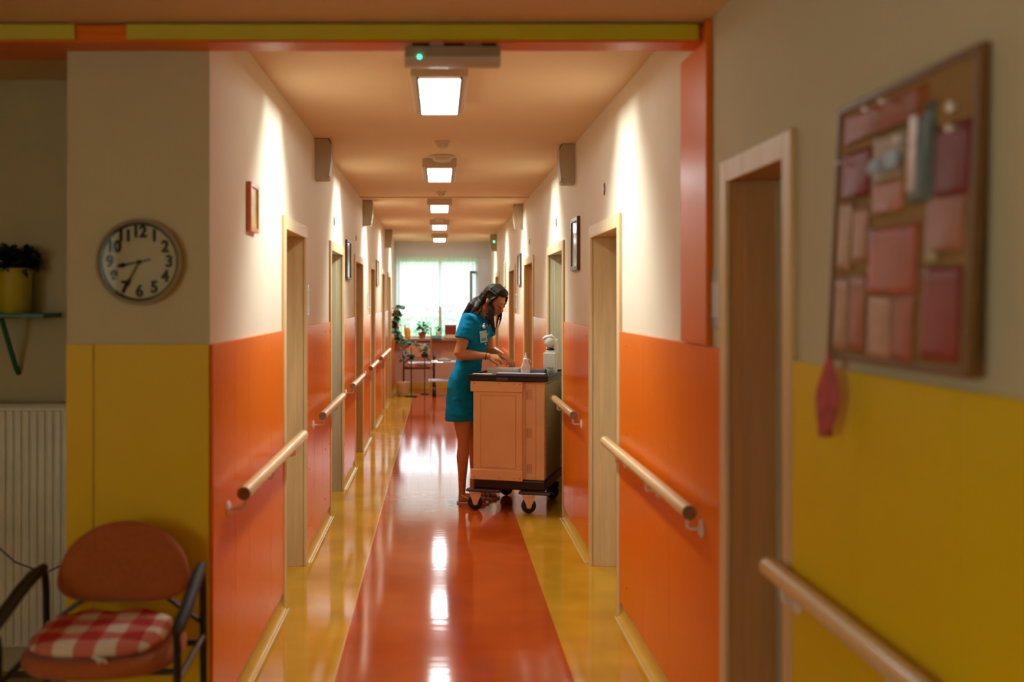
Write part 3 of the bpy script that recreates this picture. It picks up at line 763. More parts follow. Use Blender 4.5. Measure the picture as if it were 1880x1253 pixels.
# pink cloth hanging under the board
g = G(); n = 12; rows = []
for q in range(n+1):
    u = q/n; r_ = []
    for p_ in range(15):
        v = p_/14; wdt = .012+.085*math.sin(min(1, v*1.5)*PI/2)*(1-.92*max(0, v-.5)/.5)
        yy = (u-.5)*wdt+.012*v; xx = .012*math.sin(u*9+v*3)*(.3+v)
        r_.append(g.bm.verts.new((xx, yy, -.19*v)))
    rows.append(r_)
for q in range(n):
    for p_ in range(14): g.bm.faces.new((rows[q][p_], rows[q+1][p_], rows[q+1][p_+1], rows[q][p_+1]))
o = g.build('hanging_cloth', c('pink_cloth', (.50, .10, .09), .8, var=.25, scale=20), smooth=80)
o.location = (XR-.055, 2.245, 1.485); md = o.modifiers.new('thickness', 'SOLIDIFY'); md.thickness = .002
tag(o, 'crumpled pink-red cloth hanging from the lower left corner of the notice board', 'cloth')

# ------------------------------------------------------------------ the cart
CA = R(-17)
ct_ = thing('medical_cart', 'orange-beige hospital cart on black-wheeled casters in front of the woman', 'cart', (.621, 7.978, 0), CA)
hw, hd = .285, .36
peach = c('peach_plastic', (.86, .57, .30), .5, var=.05, scale=4)
peach2 = c('peach_frame', (.86, .59, .33), .5, var=.04, scale=4)
G().box(-hw+.012, hw-.004, -hd+.01, hd-.01, .245, .985, bev=.006).build('body', peach2, ct_, smooth=0)
dr = G().box(-hw+.03, .115, -hd-.012, -hd+.011, .26, .95, bev=.003)
dr = dr.build('door', peach, ct_, smooth=0)
G().box(-hw+.075, -hw+.081, -hd-.014, -hd-.011, .33, .88).box(.062, .068, -hd-.014, -hd-.011, .33, .88).box(-hw+.075, .068, -hd-.014, -hd-.011, .875, .881).box(-hw+.075, .068, -hd-.014, -hd-.011, .327, .333).build('door_moulding', c('peach_shade', (.68, .40, .18), .5), dr, smooth=0)
G().box(-hw-.002, .120, -hd-.022, -hd-.011, .905, .985, bev=.006).build('door_top_lip', peach, dr, smooth=0)
G().box(-hw-.002, .120, -hd-.022, -hd-.011, .235, .315, bev=.006).build('door_bottom_lip', peach, dr, smooth=0)
sg = G()
for x_ in (-hw+.03, -.06, .055, .10):
    for z in (.255, .968): sg.lathe([(.004, -hd-.0215), (.004, -hd-.0235)], (x_, 0, z), 8, 'y')
sg.build('door_screws', M['darkwood'], dr)
hz = c('hinge_peach', (.66, .42, .21), .4)
for z in (.33, .60, .89):
    G().box(.145, .185, -hd+.004, -hd+.010, z-.035, z+.035, bev=.001).tube([(.150, -hd+.004, z-.03), (.150, -hd+.004, z+.03)], .004, 8).build('hinge', hz, ct_, smooth=0)
G().box(.213, .216, -hd+.006, -hd+.0105, .25, .98).box(.128, .140, -hd+.006, -hd+.0105, .25, .98).build('corner_seam', hz, ct_, smooth=0)
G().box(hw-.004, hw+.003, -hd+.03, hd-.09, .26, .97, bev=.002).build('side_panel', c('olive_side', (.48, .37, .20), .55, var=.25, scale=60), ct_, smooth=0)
G().box(hw-.004, hw+.005, hd-.085, hd-.02, .26, .97, bev=.002).build('rear_edge', c('bluegrey_edge', (.45, .52, .55), .5), ct_, smooth=0)
G().box(-hw+.02, hw+.004, -hd-.005, hd+.005, .165, .243, bev=.012).build('chassis', M['black'], ct_, smooth=0)
G().box(-hw-.035, -.05, -hd-.035, -hd+.03, .140, .162, bev=.008).box(.09, hw+.045, -hd-.035, -hd+.03, .140, .162, bev=.008).build('bumper', c('grey_rubber', (.06, .05, .06), .5), ct_, smooth=0)
G().tube([(-hw-.012, -hd+.02, .162), (-hw-.012, -hd+.02, .235)], .005, 8).build('bumper_rod', M['steel'], ct_)
G().box(-hw-.02, hw+.03, -hd-.03, hd+.03, .990, 1.018, bev=.006).build('top_shelf', M['black'], ct_, smooth=0)
G().box(-hw-.02, hw+.03, -hd-.03, -hd-.018, 1.018, 1.034, bev=.003).box(-hw-.02, hw+.03, hd+.018, hd+.03, 1.018, 1.034, bev=.003).box(hw+.018, hw+.03, -hd-.018, hd+.018, 1.018, 1.034, bev=.003).box(-hw-.02, -hw-.008, -hd-.018, hd+.018, 1.018, 1.034, bev=.003).build('rim', M['black'], ct_, smooth=0)
G().box(-.08, .01, -hd-.034, -hd-.029, .992, 1.016, bev=.002).build('label_holder', c('dark_plum', (.10, .06, .07), .3), ct_, smooth=0)
cst = peach2
def caster(x_, y_, rot, m=None):
    T = Matrix.Translation((x_, y_, 0)) @ Matrix.Rotation(rot, 4, 'Z')
    g = G(); r = .056
    for s in (-1, 1):
        pts = [(-.045, s*.026, .128), (.045, s*.026, .128), (.040, s*.026, .105), (.012, s*.026, .045), (.002, s*.026, .040), (-.010, s*.026, .045), (-.028, s*.026, .085)]
        g.poly([T @ Vector(p) for p in pts], T.to_3x3() @ Vector((0, s*.003, 0)))
    g.box(-.045, .045, -.029, .029, .122, .140, bev=.004, T=T)
    cs = g.build('caster', m or cst, ct_, smooth=0)
    g = G(); rings = [(.012, -.018), (.046, -.018), (.054, -.014), (r, -.006), (r, .006), (.054, .014), (.046, .018), (.012, .018)]
    g.lathe(rings, (0, 0, 0), 32, 'y'); bmesh.ops.transform(g.bm, matrix=T @ Matrix.Translation((0, 0, r+.001)), verts=g.bm.verts)
    wl_ = g.build('wheel', M['rubber'], cs)
    g = G().lathe([(.022, -.024), (.022, .024)], (0, 0, 0), 20, 'y'); bmesh.ops.transform(g.bm, matrix=T @ Matrix.Translation((0, 0, r+.001)), verts=g.bm.verts)
    g.build('hub', c('hub_grey', (.3, .28, .26), .4), wl_)
    G().cyl((x_, y_, .138), (x_, y_, .170), .018).build('swivel_stem', M['black'], cs)
caster(-.255, -.36, R(17)); caster(.165, -.375, R(17)); caster(-.155, .26, R(47), M['black']); caster(.235, .22, R(50), M['black'])

# items on the cart (cart-top height 1.018)
CT = root_matrix(ct_)
def on_cart(lx, ly, z=1.019): return CT @ Vector((lx, ly, z))
def cart_thing(name, label, cat, lx, ly, z=1.019, rz=0, group=None): return thing(name, label, cat, on_cart(lx, ly, z), CA+rz, group)
t = cart_thing('document_folder', 'flat purple-black folder lying along the front of the cart top', 'folder', .085, -.27)
G().box(-.19, .19, -.05, .05, 0, .020, bev=.004).build('cover', c('plum_cover', (.10, .07, .11), .3), t, smooth=0)
G().box(-.185, .186, -.046, .046, .0205, .026, bev=.002).build('paper_stack', c('lilac_sheet', (.45, .40, .48), .5), t, smooth=0)
o = G().box(-.075, .075, -.02, .02, 0, .004).build('loose_papers', M['white'], smooth=0); o.location = on_cart(-.20, -.345, 1.0355); o.rotation_euler = (0, 0, CA)
tag(o, 'white papers sticking out at the left front corner of the cart top', 'papers')
def open_box(g, w_, d_, h_, th=.003, taper=.0):
    o_ = [(-w_, -d_), (w_, -d_), (w_, d_), (-w_, d_)]
    s = 1-taper
    A = [g.bm.verts.new((x*s, y*s, 0)) for x, y in o_]; B = [g.bm.verts.new((x, y, h_)) for x, y in o_]
    C_ = [g.bm.verts.new((x-math.copysign(th, x), y-math.copysign(th, y), h_)) for x, y in o_]; D = [g.bm.verts.new((x*s-math.copysign(th, x), y*s-math.copysign(th, y), th)) for x, y in o_]
    g.bm.faces.new(A[::-1]); g.bm.faces.new(D)
    for i in range(4):
        j = (i+1) % 4
        g.bm.faces.new((A[i], A[j], B[j], B[i])); g.bm.faces.new((B[i], B[j], C_[j], C_[i])); g.bm.faces.new((C_[i], C_[j], D[j], D[i]))
    return g
t = cart_thing('plastic_tray', 'white open plastic tray under the hands on the cart top', 'tray', -.085, -.10)
open_box(G(), .125, .075, .052, .003, .06).build('tray_body', M['white'], t, smooth=0)
G().box(-.03, .10, -.068, .0, .030, .034, T=Matrix.Rotation(R(4), 4, 'X')).build('paper_sheet', c('lilac_white', (.62, .60, .66), .5), t, smooth=0)
t = cart_thing('wooden_board', 'brown medicine board lying behind the white tray on the cart', 'board', -.03, .10)
G().box(-.16, .16, -.07, .07, 0, .035, bev=.004).build('board_base', c('tan_board', (.42, .24, .12), .5), t, smooth=0)
G().box(-.10, .13, -.068, .02, .0355, .0415, bev=.001).build('dark_tray', c('dark_grey_tray', (.10, .10, .09), .4), t, smooth=0)
t = cart_thing('metal_tray', 'grey metal tray on the right part of the cart top', 'tray', .150, -.105)
open_box(G(), .085, .085, .048, .003, .05).build('tray_body', c('grey_tray', (.34, .33, .30), .35), t, smooth=0)
t = cart_thing('spray_bottle', 'white plastic bottle with a pointed nozzle on the cart', 'bottle', .115, -.245, 1.0455)
G().loft([((0, 0, z), (1, 0, 0), (0, 1, 0), a_, b_) for z, a_, b_ in ((0, .032, .024), (.003, .035, .026), (.048, .035, .026), (.060, .031, .024), (.078, .022, .020), (.092, .018, .018))], 28, 4).build('bottle_body', c('bottle_white', (.80, .66, .54), .35), t, smooth=50)
G().lathe([(.020, .092), (.021, .096), (.019, .108), (.012, .112), (.009, .128), (.006, .140), (.0055, .152), (.003, .154)]).build('nozzle_cap', M['white'], t)
G().tube([(.015, 0, .108), (.032, 0, .098), (.038, 0, .080)], .004, 8).build('trigger', M['white'], t)
t = cart_thing('dispenser_box', 'white dispenser with a clear bulb on top at the right of the cart', 'dispenser', .250, .05, 1.019)
G().box(-.050, .050, -.04, .04, 0, .17, bev=.006).box(-.035, .045, -.03, .03, .17, .188, bev=.005).build('box_body', M['white'], t, smooth=0)
G().box(.035, .058, -.03, .03, .16, .275, bev=.005).build('upright', M['white'], t, smooth=0)
G().ball((0, 0, .255), (.050, .045, .052)).build('bulb', c('clear_plastic', (.75, .74, .68), .08, spec=1, coat=.6), t)
G().tube([(-.055, -.02, .278), (-.03, -.02, .290), (.015, -.02, .300), (.030, -.02, .285)], [.010, .016, .016, .012], 12).build('bulb_cap', M['white'], t)
G().lathe([(.032, .190), (.032, .198), (.026, .204)]).build('dark_collar', M['black'], t)
t = cart_thing('black_clip', 'black bulldog clip at the right edge of the cart top', 'clip', .262, -.20, 1.019)
G().poly([(-.02, -.012, 0), (.02, -.012, 0), (.004, -.012, .052), (-.004, -.012, .052)], (0, .024, 0)).build('clip_body', M['black'], t, smooth=0)
G().tube([(.0, 0, .05), (.015, 0, .02), (.022, -.01, .006)], .002, 6).build('clip_wire', M['steel'], t)
t = cart_thing('glass_jar', 'small grey glass jar beside the black clip on the cart', 'jar', .275, -.09, 1.019)
G().lathe([(.026, 0), (.028, .003), (.028, .05), (.024, .056)]).build('jar_body', c('jar_grey', (.35, .38, .37), .12), t)
G().lathe([(.027, .056), (.027, .064)]).build('lid', M['steel'], t)

# ------------------------------------------------------------------ the woman
PX, PY = .205, 7.97
pn = thing('person', 'young woman with long dark hair in a teal short-sleeved uniform dress bending over the cart', 'person', (PX, PY, 0))
skin = c('skin', (.52, .185, .07), .5, var=.04, scale=8); skin.node_tree.nodes['Principled BSDF'].inputs['Subsurface Weight'].default_value = .06
dressm = c('teal_cloth', (.001, .19, .36), .85, var=.10, scale=25, bump=.15, bscale=35, spec=.15)
hairm = c('dark_hair', (.018, .010, .005), .5, spec=.18, var=.4, scale=50, stretch=(2, 2, .25), bump=.18, bscale=90)
yaw = R(-30); F = Vector((math.cos(yaw), math.sin(yaw), 0)); S = Vector((-F.y, F.x, 0))   # front, left side
B = G()
# torso
tors = [((.205, 7.97, .84), .10, .155), ((.205, 7.97, .90), .108, .168), ((.215, 7.97, .98), .098, .160), ((.245, 7.97, 1.10), .078, .125), ((.270, 7.97, 1.20), .088, .130),
        ((.290, 7.97, 1.30), .096, .145), ((.300, 7.97, 1.38), .080, .155), ((.308, 7.97, 1.43), .060, .135), ((.320, 7.97, 1.470), .046, .072), ((.332, 7.968, 1.495), .048, .060)]
B.loft([(p, F, S, a_, b_) for p, a_, b_ in tors], 28)
HC = Vector((.443, 7.935, 1.580))
Hm = Matrix.Translation(HC) @ Matrix.Rotation(R(-40), 4, 'Z') @ Matrix.Rotation(R(33), 4, 'Y')
def H(*p): return Hm @ Vector(p)
B.tube([(.310, 7.972, 1.45), (.345, 7.965, 1.51), H(-.035, 0, -.06), H(-.02, 0, .0)], [.058, .050, .050, .05], 18)
# head: skull, face wedge, jaw
def hball(p, r, rot=None): B.ball(H(*p), r, Hm.to_3x3().to_4x4() @ (rot if rot is not None else Matrix.Identity(4)), 24, 16)
hball((-.012, 0, .030), (.092, .072, .082)); hball((.030, 0, .000), (.058, .060, .085)); hball((.030, 0, -.045), (.050, .050, .060))
hball((.050, 0, -.088), (.026, .026, .022)); hball((.058, .024, -.030), (.022, .022, .020)); hball((.058, -.024, -.030), (.022, .022, .020))
# nose
B.tube([H(.084, 0, .018), H(.096, 0, -.008), H(.108, 0, -.030), H(.098, 0, -.040), H(.082, 0, -.042)], [.007, .009, .0125, .012, .006], 12)
for s in (-1, 1):
    hball((.094, s*.010, -.037), (.009, .008, .007))
    hball((.080, s*.028, .026), (.012, .022, .006)); hball((.074, s*.028, .006), (.012, .016, .010))
    hball((-.004, s*.074, -.002), (.018, .008, .030), Matrix.Rotation(R(-s*14), 4, 'Z'))
hball((.083, 0, -.058), (.010, .022, .0065)); hball((.081, 0, -.068), (.010, .018, .0065))
# legs
def leg(hip, knee, calf, ank, heel, toe):
    B.loft([(hip, F, S, .085, .080), (Vector(hip).lerp(Vector(knee), .35), F, S, .080, .074), (Vector(hip).lerp(Vector(knee), .75), F, S, .062, .058), (knee, F, S, .048, .047),
            (Vector(knee).lerp(Vector(calf), .5), F, S, .047, .043), (calf, F, S, .050, .045), (Vector(calf).lerp(Vector(ank), .55), F, S, .034, .032), (ank, F, S, .027, .024), ((ank[0], ank[1], .03), F, S, .031, .027)], 20)
    h_, t_ = Vector(heel), Vector(toe); d = (t_-h_).normalized(); sd = Vector((-d.y, d.x, 0)); up = Vector((0, 0, 1))
    B.loft([(h_+Vector((0, 0, .030)), sd, up, .020, .018), (h_+d*.02+Vector((0, 0, .034)), sd, up, .028, .028), (h_+d*.07+Vector((0, 0, .045)), sd, up, .029, .036), (h_+d*.12+Vector((0, 0, .036)), sd, up, .034, .026),
            (h_+d*.17+Vector((0, 0, .026)), sd, up, .040, .017), (h_+d*.205+Vector((0, 0, .022)), sd, up, .038, .013)], 18)
    for i in range(5):
        o_ = (i-2)*.0155; L_ = (.034, .033, .030, .026, .020)[i]
        B.tube([t_-d*.045+sd*o_+Vector((0, 0, .021)), t_-d*.045+sd*o_*1.05+d*L_*.6+Vector((0, 0, .022)), t_-d*.045+sd*o_*1.05+d*L_+Vector((0, 0, .018))], [.0095, .009, .006], 10)
LEGS = [((.168, 7.885, .86), (.200, 7.872, .49), (.193, 7.862, .36), (.188, 7.862, .09), (.160, 7.862, 0), (.385, 7.835, 0)),
        ((.240, 8.045, .86), (.285, 8.055, .49), (.295, 8.07, .36), (.290, 8.085, .09), (.262, 8.09, 0), (.485, 8.055, 0))]
for l in LEGS: leg(*l)
# arms: shoulder, elbow, wrist, then hand
def hand_mesh(wr, d, up, side, curl, L=.17):
    # d pointing direction, up = back of hand, side = thumb side
    d = Vector(d).normalized(); up = Vector(up); up = (up-d*up.dot(d)).normalized(); sd = d.cross(up)*side
    wr = Vector(wr)
    B.loft([(wr-d*.01, sd, up, .024, .019), (wr+d*.02, sd, up, .029, .016), (wr+d*.05, sd, up, .038, .015), (wr+d*.080, sd, up, .040, .013), (wr+d*.092, sd, up, .036, .010)], 18)
    for i, (off, ln) in enumerate(((.029, .066), (.010, .074), (-.010, .069), (-.029, .054))):
        k_ = curl[i]; p0 = wr+d*.080+sd*off; pts = [p0]; a_ = R(k_*.55); cur = p0
        for seg_, fr in enumerate((.45, .30, .25)):
            v = d*math.cos(a_)-up*math.sin(a_)+sd*off*.6
            cur = cur+v.normalized()*ln*fr; pts.append(cur.copy()); a_ += R(k_*(.9 if seg_ == 0 else .6))
        B.tube(pts, [.0098, .0092, .0084, .0066], 10)
    p0 = wr+d*.022+sd*.022-up*.004
    B.tube([p0, p0+sd*.024+d*.026-up*.010, p0+sd*.032+d*.052-up*.022, p0+sd*.026+d*.074-up*.034], [.0135, .0115, .0098, .007], 10)
    return wr+d*.09
sR = Vector((.232, 7.835, 1.432)); eR = Vector((.168, 7.80, 1.165)); wR = Vector((.382, 7.79, 1.150))
B.tube([Vector((.266, 7.90, 1.43)), sR, sR.lerp(eR, .3), sR.lerp(eR, .7), eR+Vector((-.004, 0, .01)), eR.lerp(wR, .04)+Vector((0, 0, -.010)), eR.lerp(wR, .3), eR.lerp(wR, .7), wR, wR+Vector((.02, 0, -.002))], [.038, .046, .048, .046, .044, .043, .042, .031, .0245, .023], 18)
hand_mesh(wR, (.93, .18, -.13), (.10, -.50, .86), 1, (38, 48, 52, 55))
sL = Vector((.385, 8.085, 1.430)); eL = Vector((.405, 8.13, 1.175)); wL = Vector((.510, 7.985, 1.140))
B.tube([Vector((.34, 8.03, 1.44)), sL, sL.lerp(eL, .3), sL.lerp(eL, .7), eL+Vector((0, 0, .01)), eL.lerp(wL, .08)+Vector((0, 0, -.008)), eL.lerp(wL, .35), eL.lerp(wL, .7), wL, wL+Vector((.012, -.015, 0))], [.05, .050, .048, .043, .040, .040, .038, .030, .0235, .0225], 18)
hand_mesh(wL, (.62, -.66, -.34), (.35, -.15, .92), -1, (30, 42, 50, 58))
body = B.build('body', skin, pn, world=True, voxel=.0042, sm=3)

# dress
D = G()
D.loft([(p, F, S, a_, b_) for p, a_, b_ in (((.202, 7.955, .640), .134, .188), ((.202, 7.957, .70), .130, .186), ((.202, 7.962, .80), .122, .180), ((.205, 7.97, .90), .118, .180), ((.215, 7.97, .98), .109, .171),
        ((.240, 7.97, 1.08), .094, .140), ((.247, 7.97, 1.12), .091, .135), ((.270, 7.97, 1.20), .102, .142), ((.290, 7.97, 1.30), .109, .156), ((.300, 7.97, 1.38), .092, .165), ((.307, 7.97, 1.44), .074, .150), ((.316, 7.97, 1.474), .062, .100))], 36)
D.tube([Vector((.270, 7.90, 1.425)), sR+Vector((0, 0, .004)), sR.lerp(eR, .25), sR.lerp(eR, .56)], [.054, .059, .064, .069], 22)
D.tube([Vector((.34, 8.03, 1.425)), sL, sL.lerp(eL, .25), sL.lerp(eL, .52)], [.060, .062, .064, .066], 22)
D.loft([((.292, 7.978, 1.445), F, S, .060, .125), ((.310, 7.972, 1.480), F, S, .060, .085)], 24)
dress = D.build('dress', dressm, pn, world=True, voxel=.006, sm=4)
for v in dress.data.vertices:
    p = v.co; z = p.z
    a_ = math.atan2(p.y, p.x)
    if z < 1.05: # skirt folds
        k_ = (1.05-z)/.4; p.x += .004*k_*math.sin(a_*7+z*3); p.y += .004*k_*math.cos(a_*6+1)
    nv = noise.noise(Vector((p.x*9, p.y*9, z*14)))*.006+noise.noise(Vector((p.x*20, p.y*20, z*34+7)))*.003
    p.x += nv; p.y -= nv
# open V neckline: skin shows between the lapels
b5 = bmesh.new(); b5.from_mesh(dress.data); dead = []
Wp = root_matrix(pn)
for f in b5.faces:
    q = Wp @ f.calc_center_median(); rel = q-Vector((.305, 7.97, q.z)); ff = rel.dot(F); ss = rel.dot(S)
    if q.z > 1.385 and ff > .0 and abs(ss) < (q.z-1.385)*.62: dead.append(f)
bmesh.ops.delete(b5, geom=dead, context='FACES'); b5.to_mesh(dress.data); b5.free()
for sgn_ in (-1, 1):
    pa = [Vector((.305, 7.97, z))+F*((.085 if z < 1.42 else .085-(z-1.42)*.55)+.004)+S*sgn_*((z-1.385)*.64+.004) for z in (1.385, 1.41, 1.435, 1.46, 1.478)]
    G().tube(pa, [(.004, .007), (.005, .011), (.005, .012), (.005, .011), (.004, .008)], 10).build('collar', dressm, dress, world=True)
# placket buttons
fr = lambda z, s, e=0: Vector((0, 0, z))
def chest(z, side, out=.0):
    # point on the dress front at height z, offset to the wearer's side
    zs = [(1.08, .240, .094, .140), (1.12, .247, .091, .135), (1.20, .270, .102, .142), (1.30, .290, .109, .156), (1.38, .300, .092, .165), (1.44, .307, .074, .150)]
    for (z0, x0, a0, b0), (z1, x1, a1, b1) in zip(zs, zs[1:]):
        if z0 <= z <= z1:
            t_ = (z-z0)/(z1-z0); xc = x0+(x1-x0)*t_; a_ = a0+(a1-a0)*t_; b_ = b0+(b1-b0)*t_; break
    yy = side; ff = a_*math.sqrt(max(0, 1-(yy/b_)**2))
    return Vector((xc, 7.97, z))+F*(ff+out)+S*yy
for z in (1.16, 1.24, 1.315, 1.385):
    q = chest(z, 0, .004)
    D = G().ball(q, .0065, u=12, v=8); D.build('button', c('button_white', (.8, .8, .78), .3), dress, world=True)
bp = chest(1.30, -.062, .010)
g = G(); T = Matrix.Translation(bp) @ Matrix.Rotation(yaw-R(22), 4, 'Z') @ Matrix.Rotation(R(6), 4, 'X')
g.box(-.0015, .0015, -.036, .036, -.045, .045, bev=.001, T=T); bg_ = g.build('name_badge', c('badge_card', (.42, .58, .62), .35), pn, world=True, smooth=0)
G().box(-.0022, -.0014, -.028, .028, -.034, -.012, T=T).box(.0016, .0022, -.028, .028, -.034, -.012, T=T).build('badge_print', c('badge_blue', (.12, .25, .32), .4), bg_, world=True, smooth=0)
cp = chest(1.375, -.056, .012)
G().ball(cp, (.014, .014, .017)).ball(cp+Vector((.003, -.002, .022)), .007).build('badge_reel', c('reel_white', (.8, .72, .62), .3), bg_, world=True)
G().tube([cp, cp.lerp(bp+Vector((0, 0, .045)), .5)+Vector((.004, -.004, 0)), bp+Vector((0, 0, .045))], .003, 8).build('badge_strap', M['black'], bg_, world=True)
# necklace, bracelet
g = G(); pts = []
for i in range(25):
    a_ = 2*PI*i/24; pts.append(Vector((.330, 7.968, 1.492))+F*.056*math.cos(a_)+S*.062*math.sin(a_)-Vector((0, 0, 1))*(.030*(math.cos(a_)+1)/2)+F*.012*(math.cos(a_)+1)/2)
g.tube(pts, .0018, 6, cap=False).build('necklace', c('gold', (.7, .45, .2), .3, metal=1), pn, world=True)
g = G(); ax = (wR-eR).normalized(); u_ = ax.cross(Vector((0, 0, 1))).normalized(); v_ = ax.cross(u_); pts = []
for i in range(21):
    a_ = 2*PI*i/20; pts.append(wR-ax*.012+u_*.0275*math.cos(a_)+v_*.0275*math.sin(a_))
g.tube(pts, .004, 8, cap=False).build('bracelet', c('dark_green_band', (.03, .06, .04), .5), pn, world=True)

# hair: cap and locks
Hh = G()
bm2 = bmesh.new(); bmesh.ops.create_uvsphere(bm2, u_segments=40, v_segments=28, radius=1)
for v in bm2.verts:
    x_, y_, z_ = v.co; v.co = Vector((x_*.104-.016, y_*.084, z_*.094+.034))
    # hairline: pull the face region inside the head
    fz = v.co.z; fx = v.co.x
    line = .060-.9*max(0, fx-.02)*0
    if fx > .030+.25*max(0, fz-.02) - .0 and fz < .066: v.co = Vector((fx*.55, v.co.y*.55, fz))
    elif fz < -.01 and fx > -.02: v.co.y *= .7
me_ = bpy.data.meshes.new('tmp'); bm2.to_mesh(me_); bm2.free(); me_.transform(Hm); Hh.bm.from_mesh(me_); bpy.data.meshes.remove(me_)
near = -1
# crown strands swept back from a side parting
for i in range(15):
    t_ = i/14; y_ = -.078+.156*t_
    rr_ = math.sqrt(max(.05, 1-(y_/.09)**2))
    Hh.tube([H(.072*rr_, y_*.72, .070+.020*rr_), H(.035, y_*.86, .094*rr_+.026), H(-.03, y_, .090*rr_+.032), H(-.085*rr_, y_*.95, .055), H(-.105*rr_, y_*.85, .0)], [(.008, .014), (.011, .016), (.012, .018), (.012, .018), (.010, .016)], 10)
# back mass falling behind the shoulder
for (a0, a1, a2, a3, w0) in ((H(-.085, -.02, .02), H(-.10, -.02, -.05), (.265, 7.90, 1.545), (.225, 7.905, 1.50), .036),
                             (H(-.080, -.05, .02), H(-.075, -.055, -.05), (.295, 7.885, 1.525), (.255, 7.875, 1.475), .030),
                             (H(-.095, .02, .02), H(-.11, .02, -.05), (.262, 7.95, 1.545), (.195, 7.96, 1.46), .040),
                             (H(-.085, .05, .02), H(-.09, .05, -.06), (.275, 8.01, 1.53), (.215, 8.03, 1.46), .034),
                             (H(-.06, -.062, .0), H(-.055, -.065, -.07), (.325, 7.885, 1.50), (.300, 7.865, 1.465), .024)):
    Hh.tube([a0, a1, Vector(a1).lerp(Vector(a2), .5)+Vector((-.004, 0, .006)), a2, a3], [(w0, w0*.7), (w0, w0*.65), (w0*.95, w0*.55), (w0*.8, w0*.4), (w0*.35, w0*.18)], 12)
# near front lock hanging beside the cheek
for k_, (o1, o2, en) in enumerate((((0, 0, 0), (0, 0, 0), (.428, 7.845, 1.335)), ((.010, -.004, 0), (.014, -.004, -.02), (.447, 7.845, 1.315)), ((-.012, .004, 0), (-.020, .006, 0), (.395, 7.848, 1.375)), ((.018, .004, .01), (.006, .012, -.03), (.455, 7.865, 1.350)))):
    o1, o2 = Vector(o1), Vector(o2)
    Hh.tube([H(.050, -.058, .070), H(.030, -.078, .030), H(.022, -.078, -.020)+o1*.5, Vector((.412, 7.858, 1.50))+o1, Vector((.415, 7.850, 1.43))+o2, Vector(en)], [(.010, .014), (.015, .022), (.014, .020), (.013, .022), (.012, .020), (.003, .005)], 12)
# far front lock
for en, o1 in (((.478, 7.985, 1.36), (0, 0, 0)), ((.455, 8.0, 1.34), (-.02, .01, 0))):
    o1 = Vector(o1)
    Hh.tube([H(.055, .055, .070), H(.045, .076, .030), H(.045, .078, -.03), Vector((.500, 7.985, 1.50))+o1, Vector((.497, 7.985, 1.44))+o1, Vector(en)], [(.009, .012), (.012, .018), (.010, .014), (.008, .012), (.007, .010), (.002, .003)], 10)
hair = Hh.build('hair', hairm, pn, world=True, voxel=.0040, sm=8)
# strand relief
for v in hair.data.vertices:
    q = v.co; n_ = noise.noise(Vector((q.x*120, q.y*120, q.z*9)))*.0005; v.co = q+Vector((n_, n_, 0))
# face features
lip = c('lips', (.42, .10, .07), .45); brow = c('brow', (.03, .015, .01), .7); eyew = c('eye_white', (.6, .5, .42), .3)
G().tube([H(.0885, -.021, -.0590), H(.093, -.010, -.0575), H(.0945, 0, -.0585), H(.093, .010, -.0575), H(.0885, .021, -.0590)], [.001, .0035, .0038, .0035, .001], 8).tube([H(.087, -.018, -.0660), H(.0915, -.008, -.0680), H(.092, 0, -.0685), H(.0915, .008, -.0680), H(.087, .018, -.0660)], [.001, .0035, .0042, .0035, .001], 8).build('lips', lip, pn, world=True)
for s in (-1, 1):
    G().tube([H(.0915, s*.012, .024), H(.093, s*.024, .030), H(.088, s*.038, .029), H(.078, s*.050, .021)], [.002, .0032, .003, .001], 8).build('eyebrow', brow, pn, world=True)
    G().ball(H(.0795, s*.030, .003), (.011, .013, .0075), Hm.to_3x3().to_4x4()).build('eyelid', c('eyelid', (.40, .15, .075), .5), pn, world=True)
    G().tube([H(.0865, s*.017, -.001), H(.0915, s*.026, -.004), H(.0895, s*.036, -.003), H(.0815, s*.045, .002)], [.0012, .0024, .0024, .001], 8).build('eyelashes', brow, pn, world=True)
# sandals
for l in LEGS:
    h_, t_ = Vector(l[4]), Vector(l[5]); d = (t_-h_).normalized(); sd = Vector((-d.y, d.x, 0))
    sm = c('sandal_white', (.72, .62, .52), .5)
    pts = []
    for f2, wv in ((-.012, .010), (.0, .024), (.05, .027), (.11, .030), (.17, .041), (.21, .040), (.234, .022)): pts.append((f2, wv))
    poly_ = [h_+d*a_+sd*b_ for a_, b_ in pts]+[h_+d*a_-sd*b_ for a_, b_ in pts[::-1]]
    so = G().poly([p+Vector((0, 0, .001)) for p in poly_], (0, 0, .013)).build('sandal', sm, pn, world=True)
    def arch(f2, wv, hh, wd):
        pp = [h_+d*f2+sd*wv*math.cos(q*PI/10)+Vector((0, 0, .012+hh*math.sin(q*PI/10))) for q in range(11)]
        return pp
    g = G(); g.tube(arch(.15, .043, .040, 0), (.004, .016), 8); g.tube(arch(.115, .038, .055, 0), (.004, .010), 8)
    g.tube([h_+d*.10+sd*.034+Vector((0, 0, .03)), h_+d*.04+sd*.030+Vector((0, 0, .062)), h_+d*.004+Vector((0, 0, .074)), h_+d*.04-sd*.030+Vector((0, 0, .062)), h_+d*.10-sd*.034+Vector((0, 0, .03))], (.004, .006), 8)
    g.build('sandal_strap', sm, so, world=True)

o = G().lathe([(.008, 0), (.010, .004), (.010, .012), (.004, .015)]).build('medicine_cup', c('cup_silver', (.85, .85, .8), .15, metal=.6)); o.location = (.580, 7.97, 1.0605)
tag(o, 'tiny shiny medicine cup at the fingertips of the woman', 'cup')

